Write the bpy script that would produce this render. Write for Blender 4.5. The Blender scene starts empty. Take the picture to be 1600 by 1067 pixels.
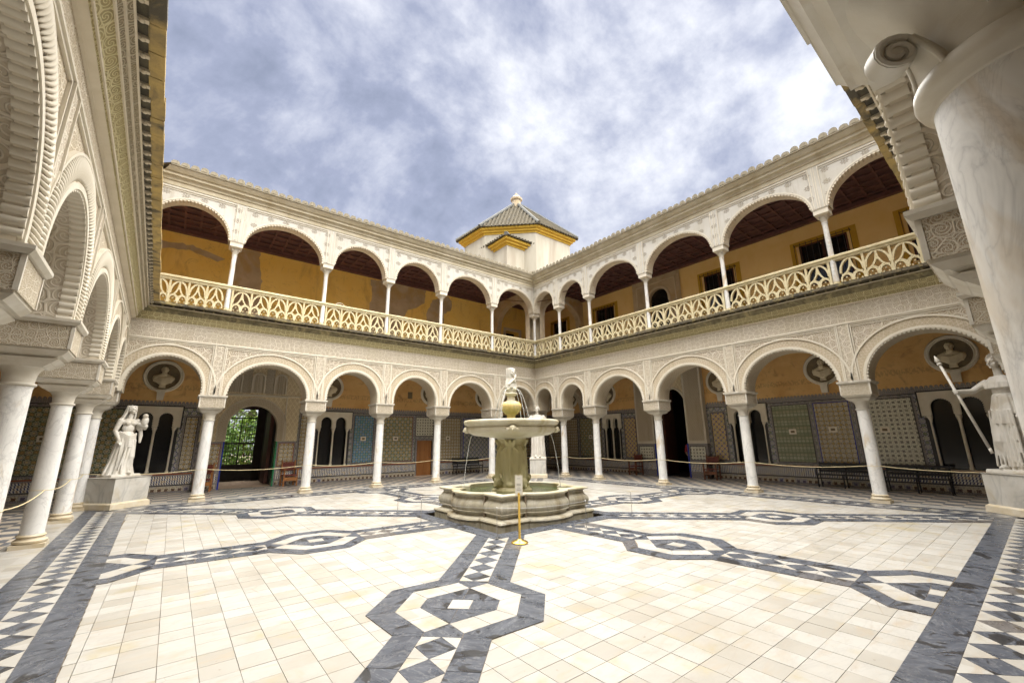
import bpy, bmesh, math, random
from math import sin, cos, pi, radians, sqrt, atan2
from mathutils import Vector, Matrix
random.seed(7)
R = random.Random(11)
SC = bpy.context.scene
COL = SC.collection

# ---------------------------------------------------------------- camera
cam = bpy.data.cameras.new('camera'); co = bpy.data.objects.new('camera', cam); COL.objects.link(co); SC.camera = co
CX, CY, CZ = -6.7453, -8.3258, 1.76
YAW, PIT, ROL = radians(51.3944), radians(13.4583), radians(-0.6428)
fw = Vector((cos(YAW)*cos(PIT), sin(YAW)*cos(PIT), sin(PIT)))
rt = Vector((sin(YAW), -cos(YAW), 0)); up = rt.cross(fw)
rt, up = rt*cos(ROL)+up*sin(ROL), up*cos(ROL)-rt*sin(ROL)
co.matrix_world = Matrix(((rt.x, up.x, -fw.x, CX), (rt.y, up.y, -fw.y, CY), (rt.z, up.z, -fw.z, CZ), (0, 0, 0, 1)))
cam.sensor_width = 36; cam.lens = 36*648.86/1600; cam.clip_start = 0.05; cam.clip_end = 2000

# ---------------------------------------------------------------- world: daylight sky under broken cloud
SUN_EL, SUN_ROT = radians(79), radians(140)
W = bpy.data.worlds.new('World'); SC.world = W; W.use_nodes = True
nt = W.node_tree; nt.nodes.clear()
def wn(t, **k):
    n = nt.nodes.new(t)
    for a, b in k.items(): setattr(n, a, b)
    return n
sky = wn('ShaderNodeTexSky', sky_type='NISHITA', sun_disc=False, sun_elevation=SUN_EL, sun_rotation=SUN_ROT)
bgs = wn('ShaderNodeBackground'); bgs.inputs[1].default_value = 0.05
nt.links.new(sky.outputs[0], bgs.inputs[0])
tc = wn('ShaderNodeTexCoord'); 
mp = wn('ShaderNodeMapping'); mp.inputs['Scale'].default_value = (1, 1, 1.25); mp.inputs['Location'].default_value = (1.3, .2, .55)
nt.links.new(tc.outputs['Generated'], mp.inputs[0])
n1 = wn('ShaderNodeTexNoise'); n1.inputs['Scale'].default_value = 1.55; n1.inputs['Detail'].default_value = 9; n1.inputs['Roughness'].default_value = .62; n1.inputs['Distortion'].default_value = .25
nt.links.new(mp.outputs[0], n1.inputs['Vector'])
n2 = wn('ShaderNodeTexNoise'); n2.inputs['Scale'].default_value = 4.2; n2.inputs['Detail'].default_value = 10; n2.inputs['Roughness'].default_value = .6; n2.inputs['Distortion'].default_value = .15
nt.links.new(mp.outputs[0], n2.inputs['Vector'])
mxn = wn('ShaderNodeMix', data_type='FLOAT'); mxn.inputs[0].default_value = .38
nt.links.new(n1.outputs[0], mxn.inputs[2]); nt.links.new(n2.outputs[0], mxn.inputs[3])
cr = wn('ShaderNodeValToRGB'); e = cr.color_ramp.elements
e[0].position = .40; e[0].color = (.27, .30, .40, 1); e[1].position = .60; e[1].color = (.95, .97, 1.0, 1)
for p, c in ((.45, (.35, .38, .50, 1)), (.495, (.50, .525, .63, 1)), (.55, (.74, .755, .82, 1))):
    x = cr.color_ramp.elements.new(p); x.color = c
nt.links.new(mxn.outputs[0], cr.inputs[0])
bgc = wn('ShaderNodeBackground'); bgc.inputs[1].default_value = 0.060
nt.links.new(cr.outputs[0], bgc.inputs[0])
ms = wn('ShaderNodeMixShader'); ms.inputs[0].default_value = .98
nt.links.new(bgs.outputs[0], ms.inputs[1]); nt.links.new(bgc.outputs[0], ms.inputs[2])
wo = wn('ShaderNodeOutputWorld'); nt.links.new(ms.outputs[0], wo.inputs[0])

sl = bpy.data.lights.new('sun', 'SUN'); sl.energy = 0.92; sl.angle = radians(110); sl.color = (1, .965, .905)
so = bpy.data.objects.new('sun', sl); COL.objects.link(so)
sd = Vector((cos(SUN_EL)*sin(SUN_ROT), cos(SUN_EL)*cos(SUN_ROT), sin(SUN_EL)))
so.rotation_euler = sd.to_track_quat('Z', 'Y').to_euler()
SC.view_settings.view_transform = 'Standard'; SC.view_settings.look = 'None'; SC.view_settings.gamma = 1
SC.view_settings.exposure = 4.3
SC.cycles.max_bounces = 8; SC.cycles.diffuse_bounces = 7; SC.cycles.glossy_bounces = 3

# ---------------------------------------------------------------- node helpers / materials
class NB:
    def __init__(s, name):
        s.m = bpy.data.materials.new(name); s.m.use_nodes = True; s.t = s.m.node_tree; s.t.nodes.clear()
        s.out = s.n('ShaderNodeOutputMaterial'); s.b = s.n('ShaderNodeBsdfPrincipled'); s.l(s.b.outputs[0], s.out.inputs[0])
        s._uv = None
    def n(s, t, **k):
        x = s.t.nodes.new(t)
        for a, b in k.items(): setattr(x, a, b)
        return x
    def l(s, a, b): s.t.links.new(a, b)
    def put(s, sock, v):
        if isinstance(v, bpy.types.NodeSocket): s.l(v, sock)
        else:
            if isinstance(v, (tuple, list)) and len(v) == 3 and sock.type == 'RGBA': v = (*v, 1)
            sock.default_value = v
    @property
    def uv(s):
        if s._uv is None: s._uv = s.n('ShaderNodeTexCoord')
        return s._uv.outputs['UV']
    @property
    def obj(s):
        if s._uv is None: s._uv = s.n('ShaderNodeTexCoord')
        return s._uv.outputs['Object']
    def pos(s): return s.n('ShaderNodeNewGeometry').outputs['Position']
    def rnd(s): return s.n('ShaderNodeObjectInfo').outputs['Random']
    def map(s, v, scale=(1, 1, 1), rot=(0, 0, 0), loc=(0, 0, 0)):
        m = s.n('ShaderNodeMapping'); s.l(v, m.inputs[0]); m.inputs['Scale'].default_value = scale; m.inputs['Rotation'].default_value = rot; m.inputs['Location'].default_value = loc
        return m.outputs[0]
    def noise(s, v, sc, det=4, ro=.5, dist=0, col=False):
        n = s.n('ShaderNodeTexNoise'); 
        if v is not None: s.l(v, n.inputs['Vector'])
        n.inputs['Scale'].default_value = sc; n.inputs['Detail'].default_value = det; n.inputs['Roughness'].default_value = ro; n.inputs['Distortion'].default_value = dist
        return n.outputs[1 if col else 0]
    def vor(s, v, sc, feat='F1', dist='EUCLIDEAN', rnd=1.0, out=0):
        n = s.n('ShaderNodeTexVoronoi', feature=feat)
        if feat != 'DISTANCE_TO_EDGE': n.distance = dist
        s.l(v, n.inputs['Vector']); n.inputs['Scale'].default_value = sc; n.inputs['Randomness'].default_value = rnd
        return n.outputs[out]
    def wave(s, v, sc, dist=0, det=2, typ='BANDS', dr='X', prof='SIN', dsc=1):
        n = s.n('ShaderNodeTexWave', wave_type=typ, wave_profile=prof)
        if typ == 'BANDS': n.bands_direction = dr
        else: n.rings_direction = dr
        s.l(v, n.inputs['Vector']); n.inputs['Scale'].default_value = sc; n.inputs['Distortion'].default_value = dist; n.inputs['Detail'].default_value = det; n.inputs['Detail Scale'].default_value = dsc
        return n.outputs[1]
    def mth(s, op, a, b=0.0, c=0.0):
        n = s.n('ShaderNodeMath', operation=op); s.put(n.inputs[0], a); s.put(n.inputs[1], b)
        if op in ('MULTIPLY_ADD', 'COMPARE', 'SMOOTH_MIN', 'SMOOTH_MAX', 'WRAP'): s.put(n.inputs[2], c)
        return n.outputs[0]
    def ramp(s, f, stops, interp='LINEAR'):
        n = s.n('ShaderNodeValToRGB'); n.color_ramp.interpolation = interp
        el = n.color_ramp.elements
        while len(el) < len(stops): el.new(.5)
        for e_, (p, c) in zip(el, stops):
            e_.position = p; e_.color = (c, c, c, 1) if isinstance(c, (int, float)) else (*c, 1)
        s.l(f, n.inputs[0]); return n.outputs[0]
    def mix(s, f, a, b, mode='MIX'):
        n = s.n('ShaderNodeMix', data_type='RGBA', blend_type=mode); s.put(n.inputs[0], f); s.put(n.inputs[6], a); s.put(n.inputs[7], b)
        return n.outputs[2]
    def sep(s, v):
        n = s.n('ShaderNodeSeparateXYZ'); s.l(v, n.inputs[0]); return n.outputs
    def comb(s, x, y, z=0.0):
        n = s.n('ShaderNodeCombineXYZ'); s.put(n.inputs[0], x); s.put(n.inputs[1], y); s.put(n.inputs[2], z); return n.outputs[0]
    def fin(s, col, rough=.7, h=None, hs=.3, hd=.01, metal=0, spec=.4):
        s.put(s.b.inputs['Base Color'], col); s.put(s.b.inputs['Roughness'], rough); s.put(s.b.inputs['Metallic'], metal)
        s.b.inputs['Specular IOR Level'].default_value = spec
        if h is not None:
            b = s.n('ShaderNodeBump'); b.inputs['Strength'].default_value = hs; b.inputs['Distance'].default_value = hd; s.l(h, b.inputs['Height']); s.l(b.outputs[0], s.b.inputs['Normal'])
        return s.m
M = {}
def fmod2(b, x, p, off=0.0):      # distance-from-cell-centre (0..0.5) for period p
    a = b.mth('DIVIDE', x, p); a = b.mth('ADD', a, off); a = b.mth('FRACT', a); a = b.mth('SUBTRACT', a, .5); return b.mth('ABSOLUTE', a)

def swirl(b, uv, sc, rnd):
    v = b.n('ShaderNodeTexVoronoi', feature='F1', voronoi_dimensions='2D'); b.l(uv, v.inputs['Vector']); v.inputs['Scale'].default_value = sc; v.inputs['Randomness'].default_value = rnd
    d = b.n('ShaderNodeVectorMath', operation='SUBTRACT'); b.l(uv, d.inputs[0]); b.l(v.outputs['Position'], d.inputs[1]); q = b.sep(d.outputs[0])
    an = b.mth('ARCTAN2', q[1], q[0]); sp = b.mth('SINE', b.mth('ADD', b.mth('MULTIPLY', an, 2.0), b.mth('MULTIPLY', v.outputs['Distance'], 26.0)))
    e = b.n('ShaderNodeTexVoronoi', feature='DISTANCE_TO_EDGE', voronoi_dimensions='2D'); b.l(uv, e.inputs['Vector']); e.inputs['Scale'].default_value = sc; e.inputs['Randomness'].default_value = rnd
    ed = b.ramp(e.outputs['Distance'], [(.0, .9), (.05, .8), (.09, 0)])
    return b.mth('MAXIMUM', b.ramp(sp, [(.35, 0), (.75, 1)]), ed)
def plaster(name, kind, face, deep, sc=1.0, hd=.02, rosette=None):
    b = NB(name); uv = b.uv; xyz = b.sep(uv)
    wob = b.noise(uv, 1.6, 3)
    if kind == 'vine':
        nv = b.noise(uv, 9*sc, 2, .5, 0, True)
        v2 = b.mix(.035/sc, uv, nv, 'LINEAR_LIGHT')
        e1 = b.vor(v2, 13*sc, 'DISTANCE_TO_EDGE')
        f1 = b.vor(v2, 26*sc, 'F1')
        h = b.ramp(e1, [(.03, 0), (.10, 1), (.2, .9)])
        h2 = b.ramp(f1, [(.2, 1), (.45, .1)])
        h = b.mth('MULTIPLY', h, b.mth('MULTIPLY_ADD', h2, .75, .25))
    elif kind == 'arab':
        h = b.mth('MAXIMUM', swirl(b, uv, 7*sc, .8), b.mth('MULTIPLY', swirl(b, b.map(uv, (1, 1, 1), (0, 0, .7), (.3, .2, 0)), 15*sc, .9), .7))
    elif kind == 'sebka':
        u = b.mth('MULTIPLY', xyz[0], 1.0); v = b.mth('MULTIPLY', xyz[1], .62)
        a1 = fmod2(b, b.mth('ADD', u, v), .17/sc); a2 = fmod2(b, b.mth('SUBTRACT', u, v), .17/sc)
        line = b.mth('MAXIMUM', a1, a2); l2 = b.ramp(line, [(.40, 0), (.46, 1)])
        e1 = b.vor(uv, 24*sc, 'DISTANCE_TO_EDGE'); h0 = b.ramp(e1, [(.03, 0), (.14, .6)])
        h = b.mth('MAXIMUM', l2, h0)
    elif kind == 'script':
        w1 = b.wave(b.map(uv, (1, .45, 1)), 9*sc, 9, 3, 'BANDS', 'X', 'SIN', 1.4)
        v2 = b.vor(b.map(uv, (1.3, .8, 1)), 17*sc, 'DISTANCE_TO_EDGE')
        h = b.mth('MAXIMUM', b.ramp(w1, [(.45, 0), (.6, 1)]), b.ramp(v2, [(.03, 0), (.12, .75)]))
    elif kind == 'scroll':
        h = swirl(b, uv, 5.2*sc, .45)
    elif kind == 'rose':
        cx = b.mth('SUBTRACT', b.mth('FRACT', b.mth('DIVIDE', xyz[0], .52)), .5); cy = b.mth('SUBTRACT', b.mth('FRACT', b.mth('DIVIDE', b.mth('ADD', xyz[1], .13), .42)), .5)
        r = b.mth('SQRT', b.mth('ADD', b.mth('MULTIPLY', cx, cx), b.mth('MULTIPLY', cy, cy))); an = b.mth('ARCTAN2', cy, cx)
        pet = b.mth('MULTIPLY_ADD', b.mth('COSINE', b.mth('MULTIPLY', an, 8.0)), .05, .2)
        q = b.mth('DIVIDE', r, pet); disc = b.ramp(q, [(.25, 1), (.34, .1), (.5, .2), (.62, 1), (.92, .8), (1.0, 0)])
        h = disc
    else: h = b.noise(uv, 30, 4)
    stz = b.ramp(b.noise(b.map(b.pos(), (5, 5, .5)), 1.4, 5, .6), [(.52, 0), (.72, .5)])
    dirt = b.noise(b.pos(), 1.1, 6, .62); d2 = b.ramp(dirt, [(.42, 0), (.68, 1)])
    colr = b.mix(h, deep, face)  # recess ground tint, deepened so colour stands in for shade in the carving
    if kind == 'rose': colr = b.mix(h, face, deep)
    colr = b.mix(b.mth('MULTIPLY', d2, .35), colr, (face[0]*.72, face[1]*.68, face[2]*.55))
    colr = b.mix(stz, colr, (face[0]*.62, face[1]*.56, face[2]*.44))
    fine = b.noise(uv, 90, 3); hh = b.mth('MULTIPLY_ADD', fine, .12, h)
    return b.fin(colr, .8, hh, .75, hd)
def stone(name, c1, c2, sc=3, rough=.7, hd=.006, c3=None, streak=False, vein=0, spec=.4, hs=.4, stain=None):
    b = NB(name); p = b.obj
    if streak: p = b.map(b.pos(), (1, 1, .18))
    f = b.noise(p, sc, 7, .6, .3); col = b.mix(b.ramp(f, [(.34, 0), (.66, 1)]), c1, c2)
    if c3: col = b.mix(b.ramp(b.noise(p, sc*.45, 6, .6, .8), [(.52, 0), (.66, 1)]), col, c3)
    if vein:
        v = b.noise(b.map(b.obj, (1, 1, .45)), vein, 5, .55, 1.6); vv = b.mth('ABSOLUTE', b.mth('SUBTRACT', v, .5))
        col = b.mix(b.ramp(vv, [(0, .5), (.02, .28), (.07, 0)]), col, (c1[0]*.5, c1[1]*.5, c1[2]*.52))
    if stain: 
        s1 = b.noise(b.map(b.pos(), (1.6, 1.6, .7)), 1.3, 4, .55, .6); col = b.mix(b.ramp(s1, [(.57, 0), (.72, .8)]), col, stain)
    h = b.noise(b.obj, sc*12, 5, .65)
    return b.fin(col, rough, h, hs, hd, spec=spec)

CREAM = (.66, .585, .47)
M['vine'] = plaster('plaster_vine', 'arab', (.68, .62, .51), (.32, .235, .155), .72, .04)
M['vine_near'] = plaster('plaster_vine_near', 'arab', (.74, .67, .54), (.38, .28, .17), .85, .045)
M['vine_small'] = plaster('plaster_vine_small', 'arab', (.62, .56, .45), (.33, .25, .16), 1.5, .025)
M['sebka'] = plaster('plaster_sebka', 'sebka', (.86, .75, .52), (.60, .47, .28), .9, .03)
M['sebka2'] = plaster('plaster_sebka_fine', 'sebka', (.66, .58, .45), (.44, .35, .23), 1.9, .02)
M['script'] = plaster('plaster_frieze', 'arab', (.72, .66, .545), (.40, .31, .215), .9, .035)
M['frieze_near'] = plaster('plaster_frieze_near', 'arab', (.74, .67, .54), (.38, .28, .17), 1.2, .045)
M['scroll'] = plaster('plaster_scroll', 'scroll', (.62, .56, .46), (.47, .41, .32), .9, .012)
M['rose'] = plaster('upper_plaster_rosettes', 'rose', (.52, .495, .44), (.30, .26, .205), 1.0, .02)
M['carve'] = plaster('lichen_carved_stone', 'scroll', (.60, .53, .31), (.30, .25, .12), 1.2, .04)
M['carve2'] = plaster('grey_carved_stone', 'scroll', (.50, .44, .33), (.25, .21, .14), 1.3, .04)
M['cream'] = stone('cream_plaster', (.62, .56, .45), (.55, .485, .37), 2.5, .8, .004)
M['white'] = stone('white_plaster', (.62, .575, .48), (.56, .505, .40), 2.5, .8, .004)
M['upcornice'] = stone('upper_cornice_plaster', (.48, .425, .31), (.37, .31, .20), 1.8, .8, .004, None, True)
M['crest'] = stone('weathered_crest', (.30, .26, .185), (.18, .155, .105), 7, .85, .012)
M['shaft_old'] = stone('column_marble', (.70, .69, .66), (.60, .585, .56), 1.6, .38, .001, None, False, 1.7, .5, .1, (.56, .45, .29))
def shaft_mat():
    b = NB('column_marble'); r = b.rnd(); p = b.pos(); z = b.sep(p)
    pr = b.n('ShaderNodeVectorMath', operation='ADD'); b.l(p, pr.inputs[0]); b.l(b.comb(b.mth('MULTIPLY', r, 3.0), 0.0, b.mth('MULTIPLY', r, 9.0)), pr.inputs[1]); q = b.map(pr.outputs[0], (1, 1, .55), (.5, .3, 0))
    c = b.mix(b.ramp(b.noise(q, 2.2, 8, .62, .5), [(.35, 0), (.68, 1)]), (.74, .725, .68), (.60, .59, .565))
    for sc, w, dk in ((1.6, .014, .42), (4.0, .009, .3)):
        v = b.mth('ABSOLUTE', b.mth('SUBTRACT', b.noise(q, sc, 6, .6, 1.8), .5)); c = b.mix(b.ramp(v, [(0, dk), (w*.4, dk*.5), (w*2.2, 0)]), c, (.29, .285, .28))
    s1 = b.noise(b.map(pr.outputs[0], (2.2, 2.2, .8)), 1.1, 5, .6, .9); c = b.mix(b.ramp(s1, [(.57, 0), (.68, .75)]), c, (.46, .34, .19))
    g = b.ramp(z[2], [(.0, .5), (.10, .0)]); c = b.mix(g, c, (.46, .37, .24))
    ro = b.ramp(b.noise(q, 6, 4), [(.3, .3), (.7, .5)])
    return b.fin(c, ro, b.noise(p, 25, 6, .65), .18, .003)
M['shaft'] = shaft_mat()
M['capital'] = stone('capital_marble', (.58, .55, .48), (.48, .435, .35), 4, .5, .003)
M['nearcap'] = stone('near_capital_marble', (.66, .63, .56), (.55, .51, .42), 3, .45, .003, (.45, .38, .27))
M['base'] = stone('base_marble', (.52, .43, .28), (.58, .515, .40), 5, .55, .004)
M['rail'] = stone('balustrade_stone', (.62, .55, .36), (.50, .42, .24), 5, .8, .006)
M['slab'] = stone('yellow_lichen_slab', (.50, .36, .13), (.26, .20, .10), 4, .85, .02, (.09, .08, .06))
M['slabmoss'] = stone('mossy_black_slab', (.13, .105, .06), (.055, .048, .035), 5, .85, .02, (.26, .21, .09))
M['mossband'] = stone('mossy_carved_band', (.22, .19, .11), (.10, .085, .05), 7, .85, .03, (.34, .29, .15))
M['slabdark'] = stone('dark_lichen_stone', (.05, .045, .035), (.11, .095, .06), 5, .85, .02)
M['statue'] = stone('statue_marble', (.58, .555, .50), (.50, .46, .385), 3, .5, .003, (.38, .32, .23))
M['pedestal'] = stone('pedestal_marble', (.54, .52, .47), (.45, .42, .36), 2.2, .5, .002, (.40, .33, .21), False, 1.5)
M['bust'] = stone('bust_marble', (.72, .63, .44), (.60, .50, .32), 4, .55, .003)
M['niche'] = stone('niche_dark', (.20, .15, .08), (.13, .10, .06), 4, .8, .004)
M['fount'] = stone('fountain_marble', (.46, .425, .34), (.34, .30, .20), 3, .5, .006, (.19, .145, .075), True, 2.2)
M['algae'] = stone('algae_stone', (.52, .47, .28), (.38, .335, .17), 3.5, .55, .006, (.24, .205, .095), True)
M['bowl'] = stone('bowl_marble', (.55, .515, .41), (.48, .43, .29), 3, .45, .003, (.38, .32, .17), True)
M['vase'] = stone('ochre_vase', (.62, .44, .14), (.56, .46, .25), 4, .5, .003)
M['fresco'] = None
def fresco():
    b = NB('ochre_fresco'); p = b.pos()
    f = b.noise(p, .9, 7, .62, .5); c = b.mix(b.ramp(f, [(.3, 0), (.7, 1)]), (.60, .33, .11), (.76, .50, .21))
    c = b.mix(b.ramp(b.noise(p, 2.8, 6, .6, .6), [(.55, 0), (.72, .7)]), c, (.36, .19, .08))
    z = b.sep(p)[2]
    bands = b.mth('MULTIPLY', b.ramp(b.noise(b.map(p, (5, 5, 3)), 3, 3), [(.45, 0), (.55, 1)]), b.ramp(b.mth('ABSOLUTE', b.mth('SUBTRACT', z, 3.95)), [(0, .3), (.10, .3), (.12, 0)]))
    c = b.mix(bands, c, (.15, .09, .04))
    return b.fin(c, .85, b.noise(p, 30, 5), .3, .006)
M['fresco'] = fresco()
def yellow():
    b = NB('yellow_limewash'); p = b.pos()
    f = b.noise(p, .55, 8, .62, .4); c = b.mix(b.ramp(f, [(.3, 0), (.7, 1)]), (.88, .61, .15), (.92, .70, .24))
    c = b.mix(b.ramp(b.noise(b.map(p, (1, 1, .3)), 1.8, 6, .6, .8), [(.56, 0), (.70, .45)]), c, (.48, .30, .11))
    cr_ = b.mth('ABSOLUTE', b.mth('SUBTRACT', b.noise(p, .9, 7, .6, 1.2), .5)); c = b.mix(b.ramp(cr_, [(0, .5), (.006, 0)]), c, (.38, .25, .12))
    return b.fin(c, .85, b.noise(p, 22, 5), .25, .006)
M['yellow'] = yellow()
M['yellowpale'] = stone('pale_yellow_limewash', (.86, .66, .32), (.80, .58, .24), .9, .85, .004)
M['trim'] = stone('golden_trim', (.58, .37, .045), (.50, .31, .035), 2, .8, .004)
M['patch'] = stone('bare_old_plaster', (.56, .47, .34), (.42, .34, .23), 1.6, .9, .01, (.48, .35, .18))
M['wash'] = stone('whitewash', (.49, .455, .37), (.38, .34, .26), 1.2, .85, .006, (.36, .31, .24), True)
M['wood'] = stone('dark_ceiling_wood', (.085, .045, .045), (.13, .065, .062), 3, .7, .01)
M['woodbeam'] = stone('ceiling_beam_wood', (.15, .072, .068), (.10, .05, .048), 5, .65, .008)
M['woodlow'] = stone('gallery_ceiling_wood', (.24, .16, .08), (.15, .09, .045), 3, .7, .01)
M['door'] = stone('orange_door_wood', (.36, .15, .04), (.26, .10, .025), 4, .5, .004, None, True)
M['door2'] = stone('dark_door_wood', (.10, .035, .02), (.06, .022, .014), 4, .5, .004)
M['brownwood'] = stone('brown_chair_wood', (.20, .08, .035), (.13, .05, .025), 6, .5, .004)
M['orangewood'] = stone('orange_chair_wood', (.40, .17, .05), (.28, .11, .03), 6, .5, .004)
M['leather'] = stone('brown_red_leather', (.20, .045, .03), (.13, .03, .022), 6, .5, .003)
M['iron'] = stone('black_iron', (.02, .02, .022), (.035, .032, .03), 8, .5, .002)
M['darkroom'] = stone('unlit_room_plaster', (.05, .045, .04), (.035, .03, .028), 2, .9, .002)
M['brass'] = NB('brass').fin((.72, .49, .12), .3, metal=1)
M['steel'] = NB('steel_wire').fin((.45, .44, .42), .35, metal=1)
M['rope'] = stone('cream_rope', (.66, .56, .33), (.55, .45, .25), 20, .8, .002)
M['paper'] = NB('sign_paper').fin((.78, .75, .66), .5)
M['grey'] = NB('sign_print_grey').fin((.22, .21, .19), .6)
M['window'] = NB('dark_window_glass').fin((.012, .012, .013), .12, spec=.5)
M['frame'] = stone('window_marble', (.76, .70, .57), (.66, .59, .45), 3, .6, .003)
M['grout'] = stone('floor_bedding', (.25, .20, .14), (.17, .13, .09), 8, .9, .002)
M['green'] = NB('green_glaze').fin((.02, .20, .08), .25)
M['blue'] = NB('blue_glaze').fin((.02, .04, .30), .25)
M['black'] = NB('black_glaze').fin((.022, .02, .022), .3)
M['redbrown'] = NB('red_brown_glaze').fin((.25, .07, .03), .35)
M['plumtile'] = stone('clay_roof_tile', (.105, .085, .05), (.06, .05, .03), 4, .85, .01, (.045, .04, .028))
M['hiptile'] = stone('grey_hip_tile', (.15, .15, .135), (.10, .10, .09), 4, .8, .01)
M['paver'] = stone('clay_threshold', (.62, .46, .32), (.52, .37, .25), 5, .8, .004)
# people
M['skin'] = NB('skin').fin((.45, .27, .18), .55); M['redcloth'] = NB('red_cloth').fin((.30, .03, .04), .8)
M['bluecloth'] = NB('navy_cloth').fin((.03, .045, .13), .8); M['hair'] = NB('dark_hair').fin((.03, .02, .015), .6); M['shoe'] = NB('white_shoe').fin((.7, .7, .68), .5)

def white_tile():
    b = NB('white_marble_tile'); r = b.rnd(); p = b.pos()
    pr = b.n('ShaderNodeVectorMath', operation='ADD'); b.l(p, pr.inputs[0]); b.l(b.comb(b.mth('MULTIPLY', r, 40.0), b.mth('MULTIPLY', r, 17.0), r), pr.inputs[1]); q = pr.outputs[0]
    # per-cell variation also for the merged far tiles
    g = b.sep(p); cell = b.comb(b.mth('FLOOR', b.mth('DIVIDE', b.mth('SUBTRACT', 7.55, g[0]), .262)), b.mth('FLOOR', b.mth('DIVIDE', b.mth('ADD', g[1], 7.26), .255)), 0.0)
    wn_ = b.n('ShaderNodeTexWhiteNoise', noise_dimensions='3D'); b.l(cell, wn_.inputs['Vector']); rc = wn_.outputs[0]
    c = b.mix(b.ramp(rc, [(0, 0), (.45, .2), (1, 1)]), (.42, .405, .37), (.33, .305, .26))
    c = b.mix(b.ramp(b.noise(b.map(q, (1, 3.2, 1)), 2.6, 7, .62, .7), [(.52, 0), (.74, .75)]), c, (.37, .30, .215))
    c = b.mix(b.ramp(b.noise(q, 1.4, 4, .6, .4), [(.58, 0), (.70, .6)]), c, (.36, .30, .16))
    v = b.mth('ABSOLUTE', b.mth('SUBTRACT', b.noise(b.map(q, (1, 2.2, 1)), 1.9, 6, .6, 1.4), .5))
    c = b.mix(b.ramp(v, [(0, .35), (.012, .15), (.04, 0)]), c, (.30, .29, .27))
    c = b.mix(b.ramp(b.noise(p, .45, 7, .68, .5), [(.50, 0), (.70, .5)]), c, (.30, .265, .21))
    c = b.mix(b.ramp(b.noise(p, 13, 3, .6), [(.70, 0), (.74, .7)]), c, (.22, .18, .13))
    ck = b.vor(b.map(q, (1, 1, 1)), 2.2, 'DISTANCE_TO_EDGE'); gate = b.ramp(b.noise(p, .8, 3), [(.55, 0), (.6, 1)])
    c = b.mix(b.mth('MULTIPLY', b.ramp(ck, [(0, .6), (.006, 0)]), gate), c, (.25, .19, .12))
    ro = b.ramp(b.noise(p, 3, 5), [(.3, .28), (.7, .5)])
    return b.fin(c, ro, b.noise(p, 40, 4), .15, .002)
M['wtile'] = white_tile()
def dark_tile():
    b = NB('dark_marble_slab'); r = b.rnd(); p = b.pos()
    pr = b.n('ShaderNodeVectorMath', operation='ADD'); b.l(p, pr.inputs[0]); b.l(b.comb(b.mth('MULTIPLY', r, 31.0), b.mth('MULTIPLY', r, 57.0), 0.0), pr.inputs[1]); q = pr.outputs[0]
    rv = b.n('ShaderNodeVectorRotate', rotation_type='Z_AXIS'); b.l(q, rv.inputs['Vector']); b.l(b.mth('MULTIPLY', r, 6.28), rv.inputs['Angle']); q = rv.outputs[0]
    c = b.mix(b.ramp(b.noise(b.map(q, (1, 4, 1)), 2.6, 7, .65, .6), [(.3, 0), (.7, 1)]), (.042, .048, .062), (.095, .104, .125))
    v = b.mth('ABSOLUTE', b.mth('SUBTRACT', b.noise(b.map(q, (1, 3, 1)), 3.2, 6, .6, 1.3), .5))
    c = b.mix(b.ramp(v, [(0, .55), (.012, .2), (.03, 0)]), c, (.25, .25, .25))
    patch = b.ramp(b.noise(b.map(q, (1, 1.7, 1)), 2.3, 5, .55, .9), [(.585, 0), (.60, 1)])
    c = b.mix(b.mth('MULTIPLY', patch, .85), c, (.018, .017, .017))
    c = b.mix(b.mth('MULTIPLY', b.ramp(r, [(.955, 0), (.97, 1)]), .3), c, (.22, .17, .11))
    ro = b.ramp(b.noise(p, 5, 5), [(.3, .2), (.7, .42)])
    return b.fin(c, ro, b.noise(p, 40, 4), .12, .002)
M['dtile'] = dark_tile()
def gallery_floor_mat():
    b = NB('gallery_marble_floor'); p = b.pos(); x = b.sep(p)
    u = x[0]; v = x[1]
    ck = b.n('ShaderNodeTexChecker'); b.l(b.comb(u, v, .01), ck.inputs['Vector']); ck.inputs['Scale'].default_value = 1/.39
    k = ck.outputs[1]
    n = b.noise(b.map(p, (1, 1, 1)), 4, 6, .6, .7)
    lt = b.mix(n, (.72, .64, .52), (.56, .48, .38)); dk = b.mix(n, (.12, .13, .15), (.24, .24, .25))
    c = b.mix(k, lt, dk)
    a1 = fmod2(b, u, .39); a2 = fmod2(b, v, .39); g = b.ramp(b.mth('MAXIMUM', a1, a2), [(.485, 0), (.495, .7)])
    c = b.mix(g, c, (.1, .08, .06))
    return b.fin(c, .3, b.noise(p, 30, 4), .1, .002)
M['gfloor'] = gallery_floor_mat()
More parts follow.
